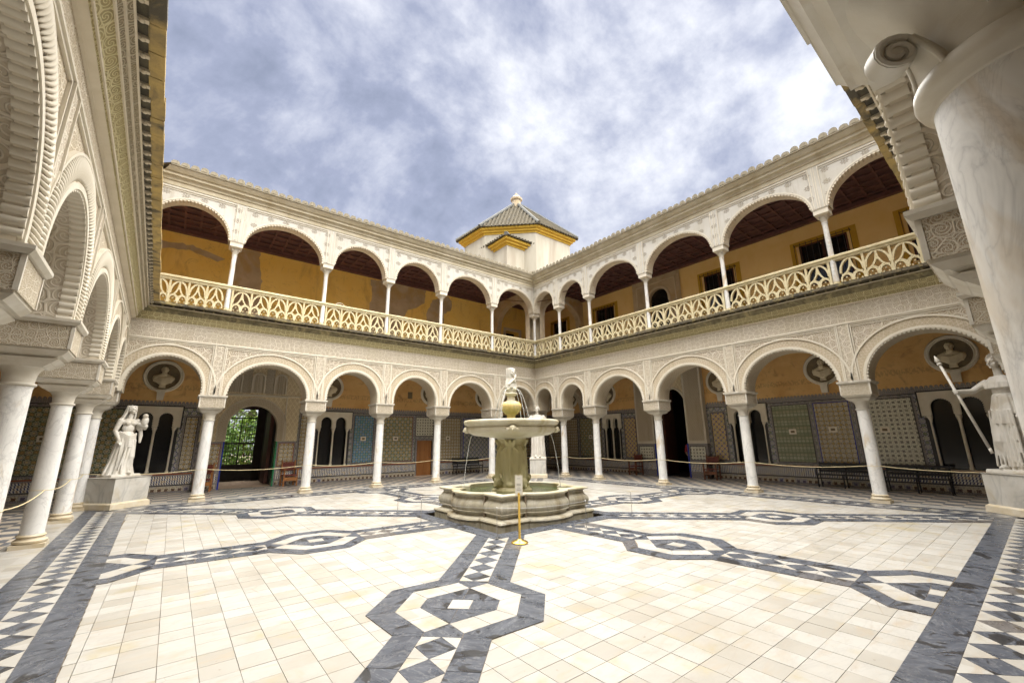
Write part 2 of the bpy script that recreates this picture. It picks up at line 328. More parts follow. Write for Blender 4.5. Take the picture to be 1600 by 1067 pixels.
def azulejo(name, a, c2, c3, c4, per=.14, kind=0):
    b = NB(name); uv = b.uv; x = b.sep(uv)
    u, v = x[0], x[1]
    if kind in (1, 3): u, v = b.mth('MULTIPLY', b.mth('ADD', x[0], x[1]), .707), b.mth('MULTIPLY', b.mth('SUBTRACT', x[0], x[1]), .707)
    fu = b.mth('SUBTRACT', b.mth('FRACT', b.mth('DIVIDE', u, per)), .5); fv = b.mth('SUBTRACT', b.mth('FRACT', b.mth('DIVIDE', v, per)), .5)
    r = b.mth('SQRT', b.mth('ADD', b.mth('MULTIPLY', fu, fu), b.mth('MULTIPLY', fv, fv))); an = b.mth('ARCTAN2', fv, fu)
    st = b.mth('MULTIPLY_ADD', b.mth('COSINE', b.mth('MULTIPLY', an, 8.0 if kind != 2 else 4.0)), .06, r)
    cell = b.comb(b.mth('FLOOR', b.mth('DIVIDE', u, per)), b.mth('FLOOR', b.mth('DIVIDE', v, per)), 0.0)
    w = b.n('ShaderNodeTexWhiteNoise', noise_dimensions='3D'); b.l(cell, w.inputs['Vector']); rc = w.outputs[0]
    if kind == 2:
        c = b.ramp(st, [(.0, c2), (.13, a), (.15, c2), (.25, c2), (.28, a), (.6, a)], 'CONSTANT')
    elif kind == 4:   # vertical dashes (lower frieze)
        c = b.ramp(b.mth('ADD', b.mth('ABSOLUTE', b.mth('MULTIPLY_ADD', fv, .35, fu)), 0.0), [(0, c2), (.16, c3), (.24, a), (.5, a)], 'CONSTANT')
    elif kind == 5:   # stripes by row
        rows = b.mth('FRACT', b.mth('DIVIDE', v, per*2.6)); c0 = b.ramp(rows, [(0, a), (.35, c3), (.6, c2), (.8, a)], 'LINEAR')
        c = b.mix(b.ramp(st, [(.0, .1), (.12, .95), (.22, .1), (.34, .85)], 'CONSTANT'), c0, c4)
    else:
        c = b.ramp(st, [(0, c3), (.10, a), (.19, c2), (.27, a), (.36, c4), (.46, c2)], 'CONSTANT')
    if kind in (0, 1, 3):
        g1 = b.mth('SUBTRACT', b.mth('FRACT', b.mth('ADD', b.mth('DIVIDE', u, per), .5)), .5); g2 = b.mth('SUBTRACT', b.mth('FRACT', b.mth('ADD', b.mth('DIVIDE', v, per), .5)), .5)
        rr2 = b.mth('ADD', b.mth('ABSOLUTE', g1), b.mth('ABSOLUTE', g2)); c = b.mix(b.ramp(rr2, [(0, 1), (.20, .0), (.27, 1), (.33, 0)], 'CONSTANT'), c, c3)
    sp_ = b.noise(uv, 22, 3, .7); c = b.mix(b.ramp(sp_, [(.50, 0), (.60, .55)]), c, c2)
    c = b.mix(b.mth('MULTIPLY', b.ramp(rc, [(.6, 0), (.9, 1)]), .35), c, c4)
    big = b.noise(uv, 1.2, 4); c = b.mix(b.mth('MULTIPLY', big, .3), c, a, 'MULTIPLY')
    g = b.ramp(b.mth('MAXIMUM', b.mth('ABSOLUTE', fu), b.mth('ABSOLUTE', fv)), [(.475, 0), (.49, .6)]); c = b.mix(g, c, (.16, .13, .09))
    return b.fin(c, .22, b.mth('MULTIPLY', b.noise(uv, 12, 3), .4), .2, .003, spec=.5)
WH = (.78, .72, .56); BK = (.10, .09, .085); GN = (.14, .30, .16); BL = (.09, .16, .44); OC = (.64, .44, .15); BR = (.38, .20, .09)
M['az1'] = azulejo('tile_star_black', WH, BK, OC, (.42, .36, .26), .17, 0)
M['az2'] = azulejo('tile_diagonal_dark', (.64, .58, .42), BK, OC, (.20, .28, .17), .22, 1)
M['az3'] = azulejo('tile_ring', (.74, .72, .58), (.14, .13, .12), OC, (.52, .50, .40), .15, 2)
M['az4'] = azulejo('tile_blue_green', (.30, .44, .52), (.05, .11, .36), (.50, .46, .2), (.08, .24, .16), .17, 1)
M['az5'] = azulejo('tile_green_rows', (.62, .62, .46), (.26, .27, .17), (.50, .43, .29), (.16, .19, .11), .13, 5)
M['az6'] = azulejo('tile_ochre', (.78, .62, .30), BR, BL, (.40, .36, .18), .17, 3)
M['az7'] = azulejo('tile_lattice_grey', (.68, .63, .50), BK, (.28, .34, .22), (.24, .25, .36), .2, 3)
M['azdash'] = azulejo('tile_frieze_dashes', (.80, .77, .66), (.06, .07, .16), (.12, .12, .2), OC, .075, 4)
M['azloop'] = azulejo('tile_base_loops', (.56, .50, .38), (.10, .05, .03), OC, BL, .2, 2)
M['azedge'] = azulejo('tile_edging', (.46, .43, .37), (.15, .14, .14), (.36, .29, .18), (.2, .19, .26), .055, 0)
def water_mat():
    b = NB('fountain_water'); p = b.pos()
    b.b.inputs['Transmission Weight'].default_value = .55; b.b.inputs['IOR'].default_value = 1.33
    return b.fin((.20, .25, .12), .04, b.noise(p, 9, 4, .6, .8), .5, .02, spec=.6)
M['water'] = water_mat()
def jet_mat():
    b = NB('water_jet'); b.b.inputs['Transmission Weight'].default_value = .5
    return b.fin((.85, .87, .86), .15, spec=.6)
M['jet'] = jet_mat()
def leaf_mat():
    b = NB('garden_leaves'); c = b.mix(b.rnd(), (.12, .26, .035), (.40, .50, .08)); 
    c = b.mix(b.ramp(b.noise(b.pos(), 7, 3), [(.4, 0), (.6, 1)]), c, (.09, .20, .03))
    return b.fin(c, .6)
M['leaf'] = leaf_mat()
# ---------------------------------------------------------------- frames and mesh building
class Fr:
    def __init__(s, o, sd, dd): s.o = o; s.s = sd; s.d = dd; s.mir = (sd[0]*dd[1]-sd[1]*dd[0]) < 0
    def w(s, p): return (s.o[0]+p[0]*s.s[0]+p[1]*s.d[0], s.o[1]+p[0]*s.s[1]+p[1]*s.d[1], p[2])
_k = 1/sqrt(1+.023**2)
FL = Fr((0, 8.96), (1, 0), (0, 1)); FRR = Fr((8.74, 0), (0, 1), (1, 0))
NL = Fr((-8.438, 0), (-.023*_k, _k), (-_k, -.023*_k)); NR = Fr((0, -8.45), (1, 0), (0, -1))
def wloc(o):
    v = Vector((0, 0, 0))
    while o is not None: v += o.location; o = o.parent
    return v
class MB:
    def __init__(s, F=None): s.v = []; s.f = []; s.uv = []; s.F = F; s.mi = []; s.cm = 0
    def add(s, vs, fs, uvs=None):
        n = len(s.v); s.v.extend(vs)
        for i, f in enumerate(fs):
            s.f.append(tuple(n+j for j in f)); s.uv.append(uvs[i] if uvs else None); s.mi.append(s.cm)
        return s
    def box(s, x0, x1, y0, y1, z0, z1):
        vs = [(x, y, z) for z in (z0, z1) for y in (y0, y1) for x in (x0, x1)]
        return s.add(vs, [(0, 2, 3, 1), (4, 5, 7, 6), (0, 1, 5, 4), (2, 6, 7, 3), (0, 4, 6, 2), (1, 3, 7, 5)])
    def frus(s, a, b, z0, z1, cx=0, cy=0):   # a=(hx,hy) bottom, b top
        vs = [(cx+sx*a[0], cy+sy*a[1], z0) for sx, sy in ((-1, -1), (1, -1), (1, 1), (-1, 1))]+[(cx+sx*b[0], cy+sy*b[1], z1) for sx, sy in ((-1, -1), (1, -1), (1, 1), (-1, 1))]
        return s.add(vs, [(3, 2, 1, 0), (4, 5, 6, 7), (0, 1, 5, 4), (1, 2, 6, 5), (2, 3, 7, 6), (3, 0, 4, 7)])
    def prism(s, poly, z0, z1):
        n = len(poly); a = sum(poly[i][0]*poly[(i+1) % n][1]-poly[(i+1) % n][0]*poly[i][1] for i in range(n))
        if a < 0: poly = poly[::-1]
        vs = [(p[0], p[1], z0) for p in poly]+[(p[0], p[1], z1) for p in poly]
        return s.add(vs, [tuple(range(n-1, -1, -1)), tuple(range(n, 2*n))]+[(i, (i+1) % n, n+(i+1) % n, n+i) for i in range(n)])
    def vprism(s, poly, y0, y1):   # poly in (x,z) extruded along y
        n = len(poly); a = sum(poly[i][0]*poly[(i+1) % n][1]-poly[(i+1) % n][0]*poly[i][1] for i in range(n))
        if a < 0: poly = poly[::-1]
        vs = [(p[0], y0, p[1]) for p in poly]+[(p[0], y1, p[1]) for p in poly]
        return s.add(vs, [tuple(range(n)), tuple(range(2*n-1, n-1, -1))]+[(i, n+i, n+(i+1) % n, (i+1) % n) for i in range(n)])
    def lathe(s, prof, n=24, cx=0, cy=0, cz=0, rf=None, cap=True, a0=0):
        vs = []; fs = []; uvs = []
        m = len(prof)
        for r, z in prof:
            for i in range(n):
                a = a0+2*pi*i/n; rr = r*(rf(a, z) if rf else 1); vs.append((cx+rr*cos(a), cy+rr*sin(a), cz+z))
        L = [0]
        for k in range(1, m): L.append(L[-1]+sqrt((prof[k][0]-prof[k-1][0])**2+(prof[k][1]-prof[k-1][1])**2))
        rm = max(p[0] for p in prof)
        for k in range(m-1):
            for i in range(n):
                j = (i+1) % n; fs.append((k*n+i, k*n+j, (k+1)*n+j, (k+1)*n+i))
                u0, u1 = rm*2*pi*i/n, rm*2*pi*(i+1)/n; uvs.append(((u0, L[k]), (u1, L[k]), (u1, L[k+1]), (u0, L[k+1])))
        if cap:
            fs.append(tuple(range(n-1, -1, -1))); uvs.append(None); fs.append(tuple((m-1)*n+i for i in range(n))); uvs.append(None)
        return s.add(vs, fs, uvs)
    def tube(s, path, r, n=6, closed=False, flat=None):
        P = [Vector(p) for p in path]; m = len(P); vs = []; fs = []
        prevn = None
        for k in range(m):
            t = (P[(k+1) % m]-P[k-1]) if closed else (P[min(k+1, m-1)]-P[max(k-1, 0)])
            if t.length < 1e-9: t = Vector((0, 0, 1))
            t.normalize()
            if prevn is None:
                a = Vector((0, 0, 1)) if abs(t.z) < .9 else Vector((1, 0, 0)); nn = t.cross(a).normalized()
            else: nn = (prevn-t*prevn.dot(t)).normalized()
            prevn = nn; bb = t.cross(nn); rr = r[k] if isinstance(r, (list, tuple)) else r
            for i in range(n):
                a = 2*pi*i/n; q = P[k]+nn*(rr*cos(a))+bb*(rr*sin(a)); vs.append(tuple(q))
        for k in range(m if closed else m-1):
            for i in range(n):
                j = (i+1) % n; k2 = (k+1) % m; fs.append((k*n+i, k*n+j, k2*n+j, k2*n+i))
        if not closed: fs.append(tuple(range(n-1, -1, -1))); fs.append(tuple((m-1)*n+i for i in range(n)))
        return s.add(vs, fs)
    def bar(s, p, q, w, h=None):     # box bar between two points, square section w x h
        p = Vector(p); q = Vector(q); t = (q-p).normalized(); a = Vector((0, 0, 1)) if abs(t.z) < .95 else Vector((0, 1, 0))
        n = t.cross(a).normalized()*(w/2); b = n.cross(t).normalized()*((h or w)/2)
        vs = [tuple(c+i*n+j*b) for c in (p, q) for i, j in ((-1, -1), (1, -1), (1, 1), (-1, 1))]
        return s.add(vs, [(3, 2, 1, 0), (4, 5, 6, 7), (0, 1, 5, 4), (1, 2, 6, 5), (2, 3, 7, 6), (3, 0, 4, 7)])
    def sweep(s, prof, path, closed=False, cap=True):
        # prof: list (a,z): a offset along path normal (left-hand side), z height; path: list (x,y)
        m = len(path); n = len(prof); vs = []; fs = []; uvs = []; L = 0; Ls = []
        for k in range(m):
            p = Vector(path[k]); 
            if closed: a = Vector(path[k-1]); b = Vector(path[(k+1) % m])
            else: a = Vector(path[max(k-1, 0)]); b = Vector(path[min(k+1, m-1)])
            d1 = (p-a); d2 = (b-p)
            if d1.length < 1e-9: d1 = d2
            if d2.length < 1e-9: d2 = d1
            d1.normalize(); d2.normalize(); n1 = Vector((-d1.y, d1.x)); n2 = Vector((-d2.y, d2.x)); nn = n1+n2
            den = 1+n1.dot(n2); nn = nn/max(den, .25)
            if k: L += (p-Vector(path[k-1])).length
            Ls.append(L)
            for a_, z in prof: vs.append((p.x+nn.x*a_, p.y+nn.y*a_, z))
        pl = [0]
        for i in range(1, n): pl.append(pl[-1]+sqrt((prof[i][0]-prof[i-1][0])**2+(prof[i][1]-prof[i-1][1])**2))
        for k in range(m if closed else m-1):
            k2 = (k+1) % m
            for i in range(n-1):
                fs.append((k*n+i, k2*n+i, k2*n+i+1, k*n+i+1))
                l2 = Ls[k2] if k2 else L+.5
                uvs.append(((Ls[k], pl[i]), (l2, pl[i]), (l2, pl[i+1]), (Ls[k], pl[i+1])))
        return s.add(vs, fs, uvs)
    def build(s, name, mat, parent=None, smooth=False, label=None, kind=None, vloc=None, ang=None):
        F = s.F; off = wloc(parent) if parent is not None else Vector((0, 0, 0))
        if vloc is not None: off = Vector(vloc)
        ox, oy, oz = off
        if F: V = [F.w(p) for p in s.v]
        else: V = s.v
        V = [(p[0]-ox, p[1]-oy, p[2]-oz) for p in V]
        fl = F is not None and F.mir
        me = bpy.data.meshes.new(name); me.from_pydata(V, [], [f[::-1] for f in s.f] if fl else s.f)
        uvl = me.uv_layers.new(name='UVMap'); data = []
        lv = s.v
        for f, u in zip(s.f, s.uv):
            if u is None:
                a, b, c = lv[f[0]], lv[f[1]], lv[f[2]]
                e1 = (b[0]-a[0], b[1]-a[1], b[2]-a[2]); e2 = (c[0]-a[0], c[1]-a[1], c[2]-a[2])
                nx = abs(e1[1]*e2[2]-e1[2]*e2[1]); ny = abs(e1[2]*e2[0]-e1[0]*e2[2]); nz = abs(e1[0]*e2[1]-e1[1]*e2[0])
                if nz >= nx and nz >= ny: u = [(lv[i][0], lv[i][1]) for i in f]
                elif ny >= nx: u = [(lv[i][0], lv[i][2]) for i in f]
                else: u = [(lv[i][1], lv[i][2]) for i in f]
            if fl: u = u[::-1]
            for q in u: data.extend(q)
        uvl.data.foreach_set('uv', data)
        mats = mat if isinstance(mat, (list, tuple)) else [mat]
        for m_ in mats: me.materials.append(M[m_] if isinstance(m_, str) else m_)
        if len(mats) > 1: me.polygons.foreach_set('material_index', s.mi)
        if smooth:
            me.polygons.foreach_set('use_smooth', [True]*len(me.polygons))
            if ang: me.set_sharp_from_angle(angle=radians(ang))
        me.update()
        o = bpy.data.objects.new(name, me); COL.objects.link(o)
        if parent is not None: o.parent = parent
        elif vloc is not None: o.location = vloc
        if label: o['label'] = label
        if kind: o['kind'] = kind
        return o
def tag(o, label, cat, group=None, kind=None):
    o['label'] = label; o['category'] = cat
    if group: o['group'] = group
    if kind: o['kind'] = kind
    return o
def thing(name, label, cat, loc=(0, 0, 0), rz=0, group=None):
    o = bpy.data.objects.new(name, None); COL.objects.link(o); o.location = loc; o.rotation_euler = (0, 0, rz); o.empty_display_size = .2
    return tag(o, label, cat, group)
def copy_tree(o, loc=None, rz=None, label=None, parent=None, group=None):
    c = o.copy(); COL.objects.link(c); c.parent = parent
    if loc is not None: c.location = loc
    if rz is not None: c.rotation_euler = (0, 0, rz)
    if label: c['label'] = label
    if group: c['group'] = group
    for ch in list(o.children): copy_tree(ch, parent=c)
    return c
def struct(o): o['kind'] = 'structure'; return o
def inst(me, name, parent, mat4):     # an object sharing mesh data
    o = bpy.data.objects.new(name, me); COL.objects.link(o); o.parent = parent; o.matrix_local = mat4; return o

# ---------------------------------------------------------------- arch geometry (in a frame's s-z plane)
def arch_curve(a, b, zs, zc, n=28):
    w = (b-a)/2; m = (a+b)/2; rise = min(w*1.02, zc-zs); zb = zc-rise
    pts = [(a, zs)] if zb-zs > .02 else []
    if pts:
        k = max(1, int((zb-zs)/.12)); pts = [(a, zs+(zb-zs)*i/k) for i in range(k)]
    arc = [(m-w*cos(pi*i/n), zb+rise*sin(pi*i/n)) for i in range(n+1)]
    right = [(b, z) for (_, z) in pts[::-1]]
    return pts+arc+right
def offs(c, d):
    out = []
    for i, p in enumerate(c):
        a = c[max(i-1, 0)]; b = c[min(i+1, len(c)-1)]; t = (b[0]-a[0], b[1]-a[1]); l = sqrt(t[0]**2+t[1]**2) or 1
        out.append((p[0]-t[1]/l*d, p[1]+t[0]/l*d))
    return out
def ring_plate(mb, c, o0, o1, d0, d1, uvx=True):     # raised band between offsets, from depth d0 (front) to d1
    A = offs(c, o0); B = offs(c, o1); n = len(c); vs = []; fs = []; uvs = []; L = [0]
    for i in range(1, n): L.append(L[-1]+sqrt((A[i][0]-A[i-1][0])**2+(A[i][1]-A[i-1][1])**2))
    for d in (d0, d1):
        vs += [(p[0], d, p[1]) for p in A]+[(p[0], d, p[1]) for p in B]
    w = o1-o0
    for i in range(n-1):
        fs.append((i, n+i, n+i+1, i+1)[::-1]); uvs.append(((L[i+1], 0), (L[i+1], w), (L[i], w), (L[i], 0)))
        fs.append((2*n+i, 2*n+i+1, i+1, i)[::-1]); uvs.append(None)
        fs.append((n+i, n+i+1, 3*n+i+1, 3*n+i)); uvs.append(None)
    mb.add(vs, fs, uvs); return mb
def front_fill(mb, c, s0, s1, ztop, d, zbot):        # wall face from arch curve up to ztop and to pier edges
    a, b = c[0][0], c[-1][0]
    vs = []; fs = []
    for p in c: vs += [(p[0], d, p[1]), (p[0], d, ztop)]
    for i in range(len(c)-1):
        if abs(c[i][0]-c[i+1][0]) > 1e-6: fs.append((2*i, 2*i+2, 2*i+3, 2*i+1))
    mb.add(vs, fs)
    mb.add([(s0, d, zbot), (a, d, zbot), (a, d, ztop), (s0, d, ztop)], [(0, 1, 2, 3)])
    mb.add([(b, d, zbot), (s1, d, zbot), (s1, d, ztop), (b, d, ztop)], [(0, 1, 2, 3)])
def soffit(mb, c, d0, d1):
    n = len(c); vs = [(p[0], d0, p[1]) for p in c]+[(p[0], d1, p[1]) for p in c]; L = [0]
    for i in range(1, n): L.append(L[-1]+sqrt((c[i][0]-c[i-1][0])**2+(c[i][1]-c[i-1][1])**2))
    mb.add(vs, [(i, n+i, n+i+1, i+1) for i in range(n-1)], [((L[i], 0), (L[i], d1-d0), (L[i+1], d1-d0), (L[i+1], 0)) for i in range(n-1)])
def resample(c, step):
    out = []; acc = 0; out.append((c[0], (0, 1)))
    for i in range(1, len(c)):
        a = Vector(c[i-1]); b = Vector(c[i]); l = (b-a).length; t = (b-a)/max(l, 1e-9); pos = step-acc
        while pos <= l:
            p = a+t*pos; out.append(((p.x, p.y), (t.x, t.y))); pos += step
        acc = l-(pos-step)
    return out
def teeth(mb, c, d, r=.045, dep=.07, step=.1, back=.02):    # scalloped edge: little round lobes along the arris
    for (p, t) in resample(c, step)[1:]:
        nx, nz = t[1], -t[0]                 # inward (towards the opening)
        poly = []
        for k in range(6):
            a = pi*k/5; q = (-cos(a)*r, sin(a)*r*1.15); poly.append((p[0]+t[0]*q[0]+nx*(q[1]-back), p[1]+t[1]*q[0]+nz*(q[1]-back)))
        mb.vprism(poly, d, d+dep)
# ---------------------------------------------------------------- courtyard frame bookkeeping
def cor(Fa, Fb, d, db=None):
    if db is None: db = d
    ax, ay = Fa.o[0]+d*Fa.d[0], Fa.o[1]+d*Fa.d[1]; bx, by = Fb.o[0]+db*Fb.d[0], Fb.o[1]+db*Fb.d[1]
    den = Fa.s[0]*Fb.s[1]-Fa.s[1]*Fb.s[0]; t = ((bx-ax)*Fb.s[1]-(by-ay)*Fb.s[0])/den
    return (ax+t*Fa.s[0], ay+t*Fa.s[1])
NBR = {id(FL): (NL, FRR), id(FRR): (NR, FL), id(NL): (NR, FL), id(NR): (NL, FRR)}
LOWADJ = [True]
def send(F, d):     # s range of side F at depth d (mitred at the corners)
    out = []
    for G in NBR[id(F)]:
        p = cor(F, G, d, d+(FACE[id(G)]-FACE[id(F)] if LOWADJ[0] and d < -.3 else 0)); out.append((p[0]-F.o[0])*F.s[0]+(p[1]-F.o[1])*F.s[1])
    return out
def side_sweep(mb, F, prof, flip=False):
    vs = []; uvs = []; fs = []; L = 0
    for i, (d, z) in enumerate(prof):
        a, b = send(F, d); vs += [(a, d, z), (b, d, z)]
    for i in range(len(prof)-1):
        l = sqrt((prof[i+1][0]-prof[i][0])**2+(prof[i+1][1]-prof[i][1])**2)
        f = (2*i, 2*i+1, 2*i+3, 2*i+2); u = ((vs[2*i][0], L), (vs[2*i+1][0], L), (vs[2*i+3][0], L+l), (vs[2*i+2][0], L+l))
        fs.append(f if not flip else f[::-1]); uvs.append(u if not flip else u[::-1]); L += l
    return mb.add(vs, fs, uvs)
POS = {id(FL): [-8.65, -5.90, -2.72, -.05, 2.64, 5.71, 8.74], id(FRR): [-8.45, -5.14, -1.84, 1.51, 4.80, 6.93, 8.96],
       id(NL): [-8.45, -6.1, -2.93, -.09, 3.44, 6.60, 8.96], id(NR): [-8.45, -5.335, -2.25, .7, 3.55, 6.2, 8.74]}
FACE = {id(FL): -.42, id(FRR): -.42, id(NL): -.36, id(NR): -.40}
SIDE = {id(FL): 'left far', id(FRR): 'right far', id(NL): 'near left', id(NR): 'near right'}

# ---------------------------------------------------------------- ground, courtyard floor
FC = (.05, .25)      # fountain centre
g = MB(); 
for x0, x1, y0, y1 in ((-60, -1.75+FC[0], -60, 80), (1.75+FC[0], 80, -60, 80), (-1.75+FC[0], 1.75+FC[0], -60, -1.75+FC[1]), (-1.75+FC[0], 1.75+FC[0], 1.75+FC[1], 80)):
    g.box(x0, x1, y0, y1, -.5, -.024)
ground = g.build('ground', 'grout', kind='structure')
floor_root = thing('courtyard_floor', 'pale marble courtyard floor inlaid with grey bands and star knots', 'floor'); floor_root['kind'] = 'structure'
del floor_root['category']
m = MB(); m.box(FC[0]-1.8, FC[0]+1.8, FC[1]-1.8, FC[1]+1.8, -.5, -.10); m.build('sunken_basin_floor', 'slabdark', floor_root)
camv = Vector((CX, CY))
def near(p): return (Vector(p)-camv).length
tiles = []
XL = lambda y: NL.w((y, -1.16, 0))[0]
tx, ty = .262, .255
j = 0; y = -7.26+.0
rr = random.Random(5)
while y < 7.77:
    x = 7.55; ry = ty
    while x > XL(y)-.01:
        x0 = max(x-tx, XL(y)); cx_, cy_ = (x0+x)/2, y+ry/2
        if not (abs(cx_-FC[0]) < 1.78 and abs(cy_-FC[1]) < 1.78) and x-x0 > .03: tiles.append((near((cx_, cy_)), x0, x, y, min(y+ry, 7.77)))
        x -= tx
    y += ty; j += 1
tiles.sort()
me0 = None
stuffm = MB()
for k, (dd_, x0, x1, y0, y1) in enumerate(tiles):
    gp = .0016+.0013*rr.random(); zt = rr.uniform(-.0016, .0004)
    if k < 300:
        q = MB(); q.box(x0+gp-(x0+x1)/2, x1-gp-(x0+x1)/2, y0+gp-(y0+y1)/2, y1-gp-(y0+y1)/2, -.02, zt)
        o = q.build('marble_tile', 'wtile', vloc=(0, 0, 0)); o.parent = floor_root; o.location = ((x0+x1)/2, (y0+y1)/2, 0)
    else: stuffm.box(x0+gp, x1-gp, y0+gp, y1-gp, -.02, zt)
stuffm.build('marble_tile_field', 'wtile', floor_root, kind='stuff')
PC = {'dark_slab': [], 'diamond_tile': [], 'triangle_tile': [], 'knot_slab': [], 'pale_slab': []}
def piece(kind, poly, z=.008, gp=.0025):
    cx_ = sum(p[0] for p in poly)/len(poly); cy_ = sum(p[1] for p in poly)/len(poly)
    sc = []
    for p in poly:
        v = Vector((p[0]-cx_, p[1]-cy_)); l = v.length; v = v*((l-gp*1.5)/l) if l > gp*4 else v; sc.append((cx_+v.x, cy_+v.y))
    PC[kind].append((near((cx_, cy_)), sc, z))
def bed(poly, z=.004): BED.prism(poly, z-.003, z)
BED = MB()
def clipq(poly, fn):   # clip polygon to fn(p)>=0
    out = []
    for i in range(len(poly)):
        a, b = poly[i], poly[(i+1) % len(poly)]; fa, fb = fn(a), fn(b)
        if fa >= 0: out.append(a)
        if fa*fb < 0: t = fa/(fa-fb); out.append((a[0]+(b[0]-a[0])*t, a[1]+(b[1]-a[1])*t))
    return out
DB, WB = .47, .19      # half widths of a radial band
def inside(p):
    d1 = p[0]-XL(p[1]); return min(d1, 7.55-p[0], p[1]+7.255, 7.77-p[1])
def radial(target, t0, knot, tend, flare):
    c = Vector(FC); kv = Vector(target)-c; L = kv.length; d = kv/L; n = Vector((d.y, -d.x))
    Wd = lambda u, v: tuple(c+d*u+n*v)
    def pc(kind, uv, z=.008):
        poly = [Wd(*q) for q in uv]
        for fn in (lambda p: p[0]-XL(p[1]), lambda p: 7.55-p[0], lambda p: p[1]+7.255, lambda p: 7.77-p[1]): poly = clipq(poly, fn) if len(poly) > 2 else []
        if len(poly) > 2:
            ar = abs(sum(poly[i][0]*poly[(i+1) % len(poly)][1]-poly[(i+1) % len(poly)][0]*poly[i][1] for i in range(len(poly))))/2
            if ar > .001: piece(kind, poly, z)
    def seg(u0, u1):
        nn = max(1, round((u1-u0)/.58)); st = (u1-u0)/nn
        bed_p = [Wd(u0, -DB), Wd(u1, -DB), Wd(u1, DB), Wd(u0, DB)]
        for fn in (lambda p: p[0]-XL(p[1]), lambda p: 7.55-p[0], lambda p: p[1]+7.255, lambda p: 7.77-p[1]): bed_p = clipq(bed_p, fn) if len(bed_p) > 2 else []
        if len(bed_p) > 2: bed(bed_p)
        for i in range(nn):
            for sg in (-1, 1): pc('dark_slab', [(u0+i*st, sg*WB), (u0+(i+1)*st, sg*WB), (u0+(i+1)*st, sg*DB), (u0+i*st, sg*DB)])
        nd = max(1, round((u1-u0)/.385)); st = (u1-u0)/nd
        for i in range(nd):
            a = u0+i*st; b = a+st; mm = (a+b)/2
            pc('diamond_tile', [(a, 0), (mm, -WB), (b, 0), (mm, WB)])
            for sg in (-1, 1):
                pc('triangle_tile', [(a, 0), (mm, sg*WB), (a, sg*WB)]); pc('triangle_tile', [(b, 0), (mm, sg*WB), (b, sg*WB)])
    O = [(-.79, .47), (-.38, .93), (.36, .93), (.79, .47)]; I = [(-.72, .19), (-.35, .65), (.26, .65), (.70, .19)]
    def knotp(k, half=False):
        bd = [(k+u, v) for u, v in O]+[(k+u, -v) for u, v in O[::-1]]
        bp = [Wd(*q) for q in bd]
        for fn in (lambda p: p[0]-XL(p[1]), lambda p: 7.55-p[0], lambda p: p[1]+7.255, lambda p: 7.77-p[1]): bp = clipq(bp, fn) if len(bp) > 2 else []
        if len(bp) > 2: bed(bp)
        for sg in (1, -1):
            for a in range(3): pc('knot_slab', [(k+O[a][0], sg*O[a][1]), (k+O[a+1][0], sg*O[a+1][1]), (k+I[a+1][0], sg*I[a+1][1]), (k+I[a][0], sg*I[a][1])])
        # white ring
        H = [(-.53, 0), (-.15, .42), (.12, .42), (.50, 0)]
        I2 = [(-.72, .0)]+I+[(.70, 0)]
        for sg in (1, -1):
            pc('pale_slab', [(k-.53, 0), (k-.34, sg*.21), (k-.53-.0, sg*.40), (k-.72, sg*.19)])
            pc('pale_slab', [(k-.34, sg*.21), (k-.15, sg*.42), (k-.35, sg*.65), (k-.53, sg*.40)])
            pc('pale_slab', [(k-.15, sg*.42), (k+.12, sg*.42), (k+.26, sg*.65), (k-.35, sg*.65)])
            pc('pale_slab', [(k+.12, sg*.42), (k+.31, sg*.21), (k+.48, sg*.42), (k+.26, sg*.65)])
            pc('pale_slab', [(k+.31, sg*.21), (k+.50, 0), (k+.70, sg*.19), (k+.48, sg*.42)])
            pc('knot_slab', [(k-.53, 0), (k-.15, sg*.42), (k-.14, sg*.12), (k-.14, 0)])
            pc('knot_slab', [(k-.15, sg*.42), (k+.12, sg*.42), (k+.12, sg*.12), (k-.14, sg*.12)])
            pc('knot_slab', [(k+.12, sg*.42), (k+.50, 0), (k+.12, 0), (k+.12, sg*.12)])
        pc('pale_slab', [(k-.14, -.12), (k+.12, -.12), (k+.12, .12), (k-.14, .12)])
        pc('diamond_tile', [(k-.79, -.19), (k-.72, -.19), (k-.53, 0), (k-.72, .19), (k-.79, .19)])
        pc('diamond_tile', [(k+.79, -.19), (k+.79, .19), (k+.70, .19), (k+.50, 0), (k+.70, -.19)])
        for sg in (-1, 1): pc('knot_slab', [(k-.79, sg*.47), (k-.72, sg*.19), (k-.79, sg*.19)]); pc('knot_slab', [(k+.79, sg*.47), (k+.70, sg*.19), (k+.79, sg*.19)])
    seg(t0, knot-.79); knotp(knot); 
    if flare:
        seg(knot+.79, tend-.79); knotp(tend)
    else: seg(knot+.79, tend)
radial((-4.0, -3.92), 2.3, 5.82, 10.6, False)
radial((4.30, -4.07), 2.3, 6.06, 10.6, False)
radial((-4.33, 4.70), 2.3, 6.25, 10.6, False)
radial((4.40, 4.70), 2.3, 6.2, 10.6, False)
radial((.25, -4.04), 1.9, 4.29, 7.52, True)
radial((-4.42, .50), 1.9, 4.48, 7.55, True)
radial((4.38, -.02), 1.9, 4.34, 7.5, True)
radial((-.15, 4.42), 1.9, 4.18, 7.52, True)
# dark apron round the sunken basin
a0, a1 = 1.60, 1.93
for k in range(4):
    for q in range(4):
        t0_, t1_ = -1+q*.5, -.5+q*.5
        P = [(t0_*a0, -a0), (t1_*a0, -a0), (t1_*a1, -a1), (t0_*a1, -a1)]
        P = [(FC[0]+x*cos(k*pi/2)-y*sin(k*pi/2), FC[1]+x*sin(k*pi/2)+y*cos(k*pi/2)) for x, y in P]
        piece('dark_slab', P, .012)
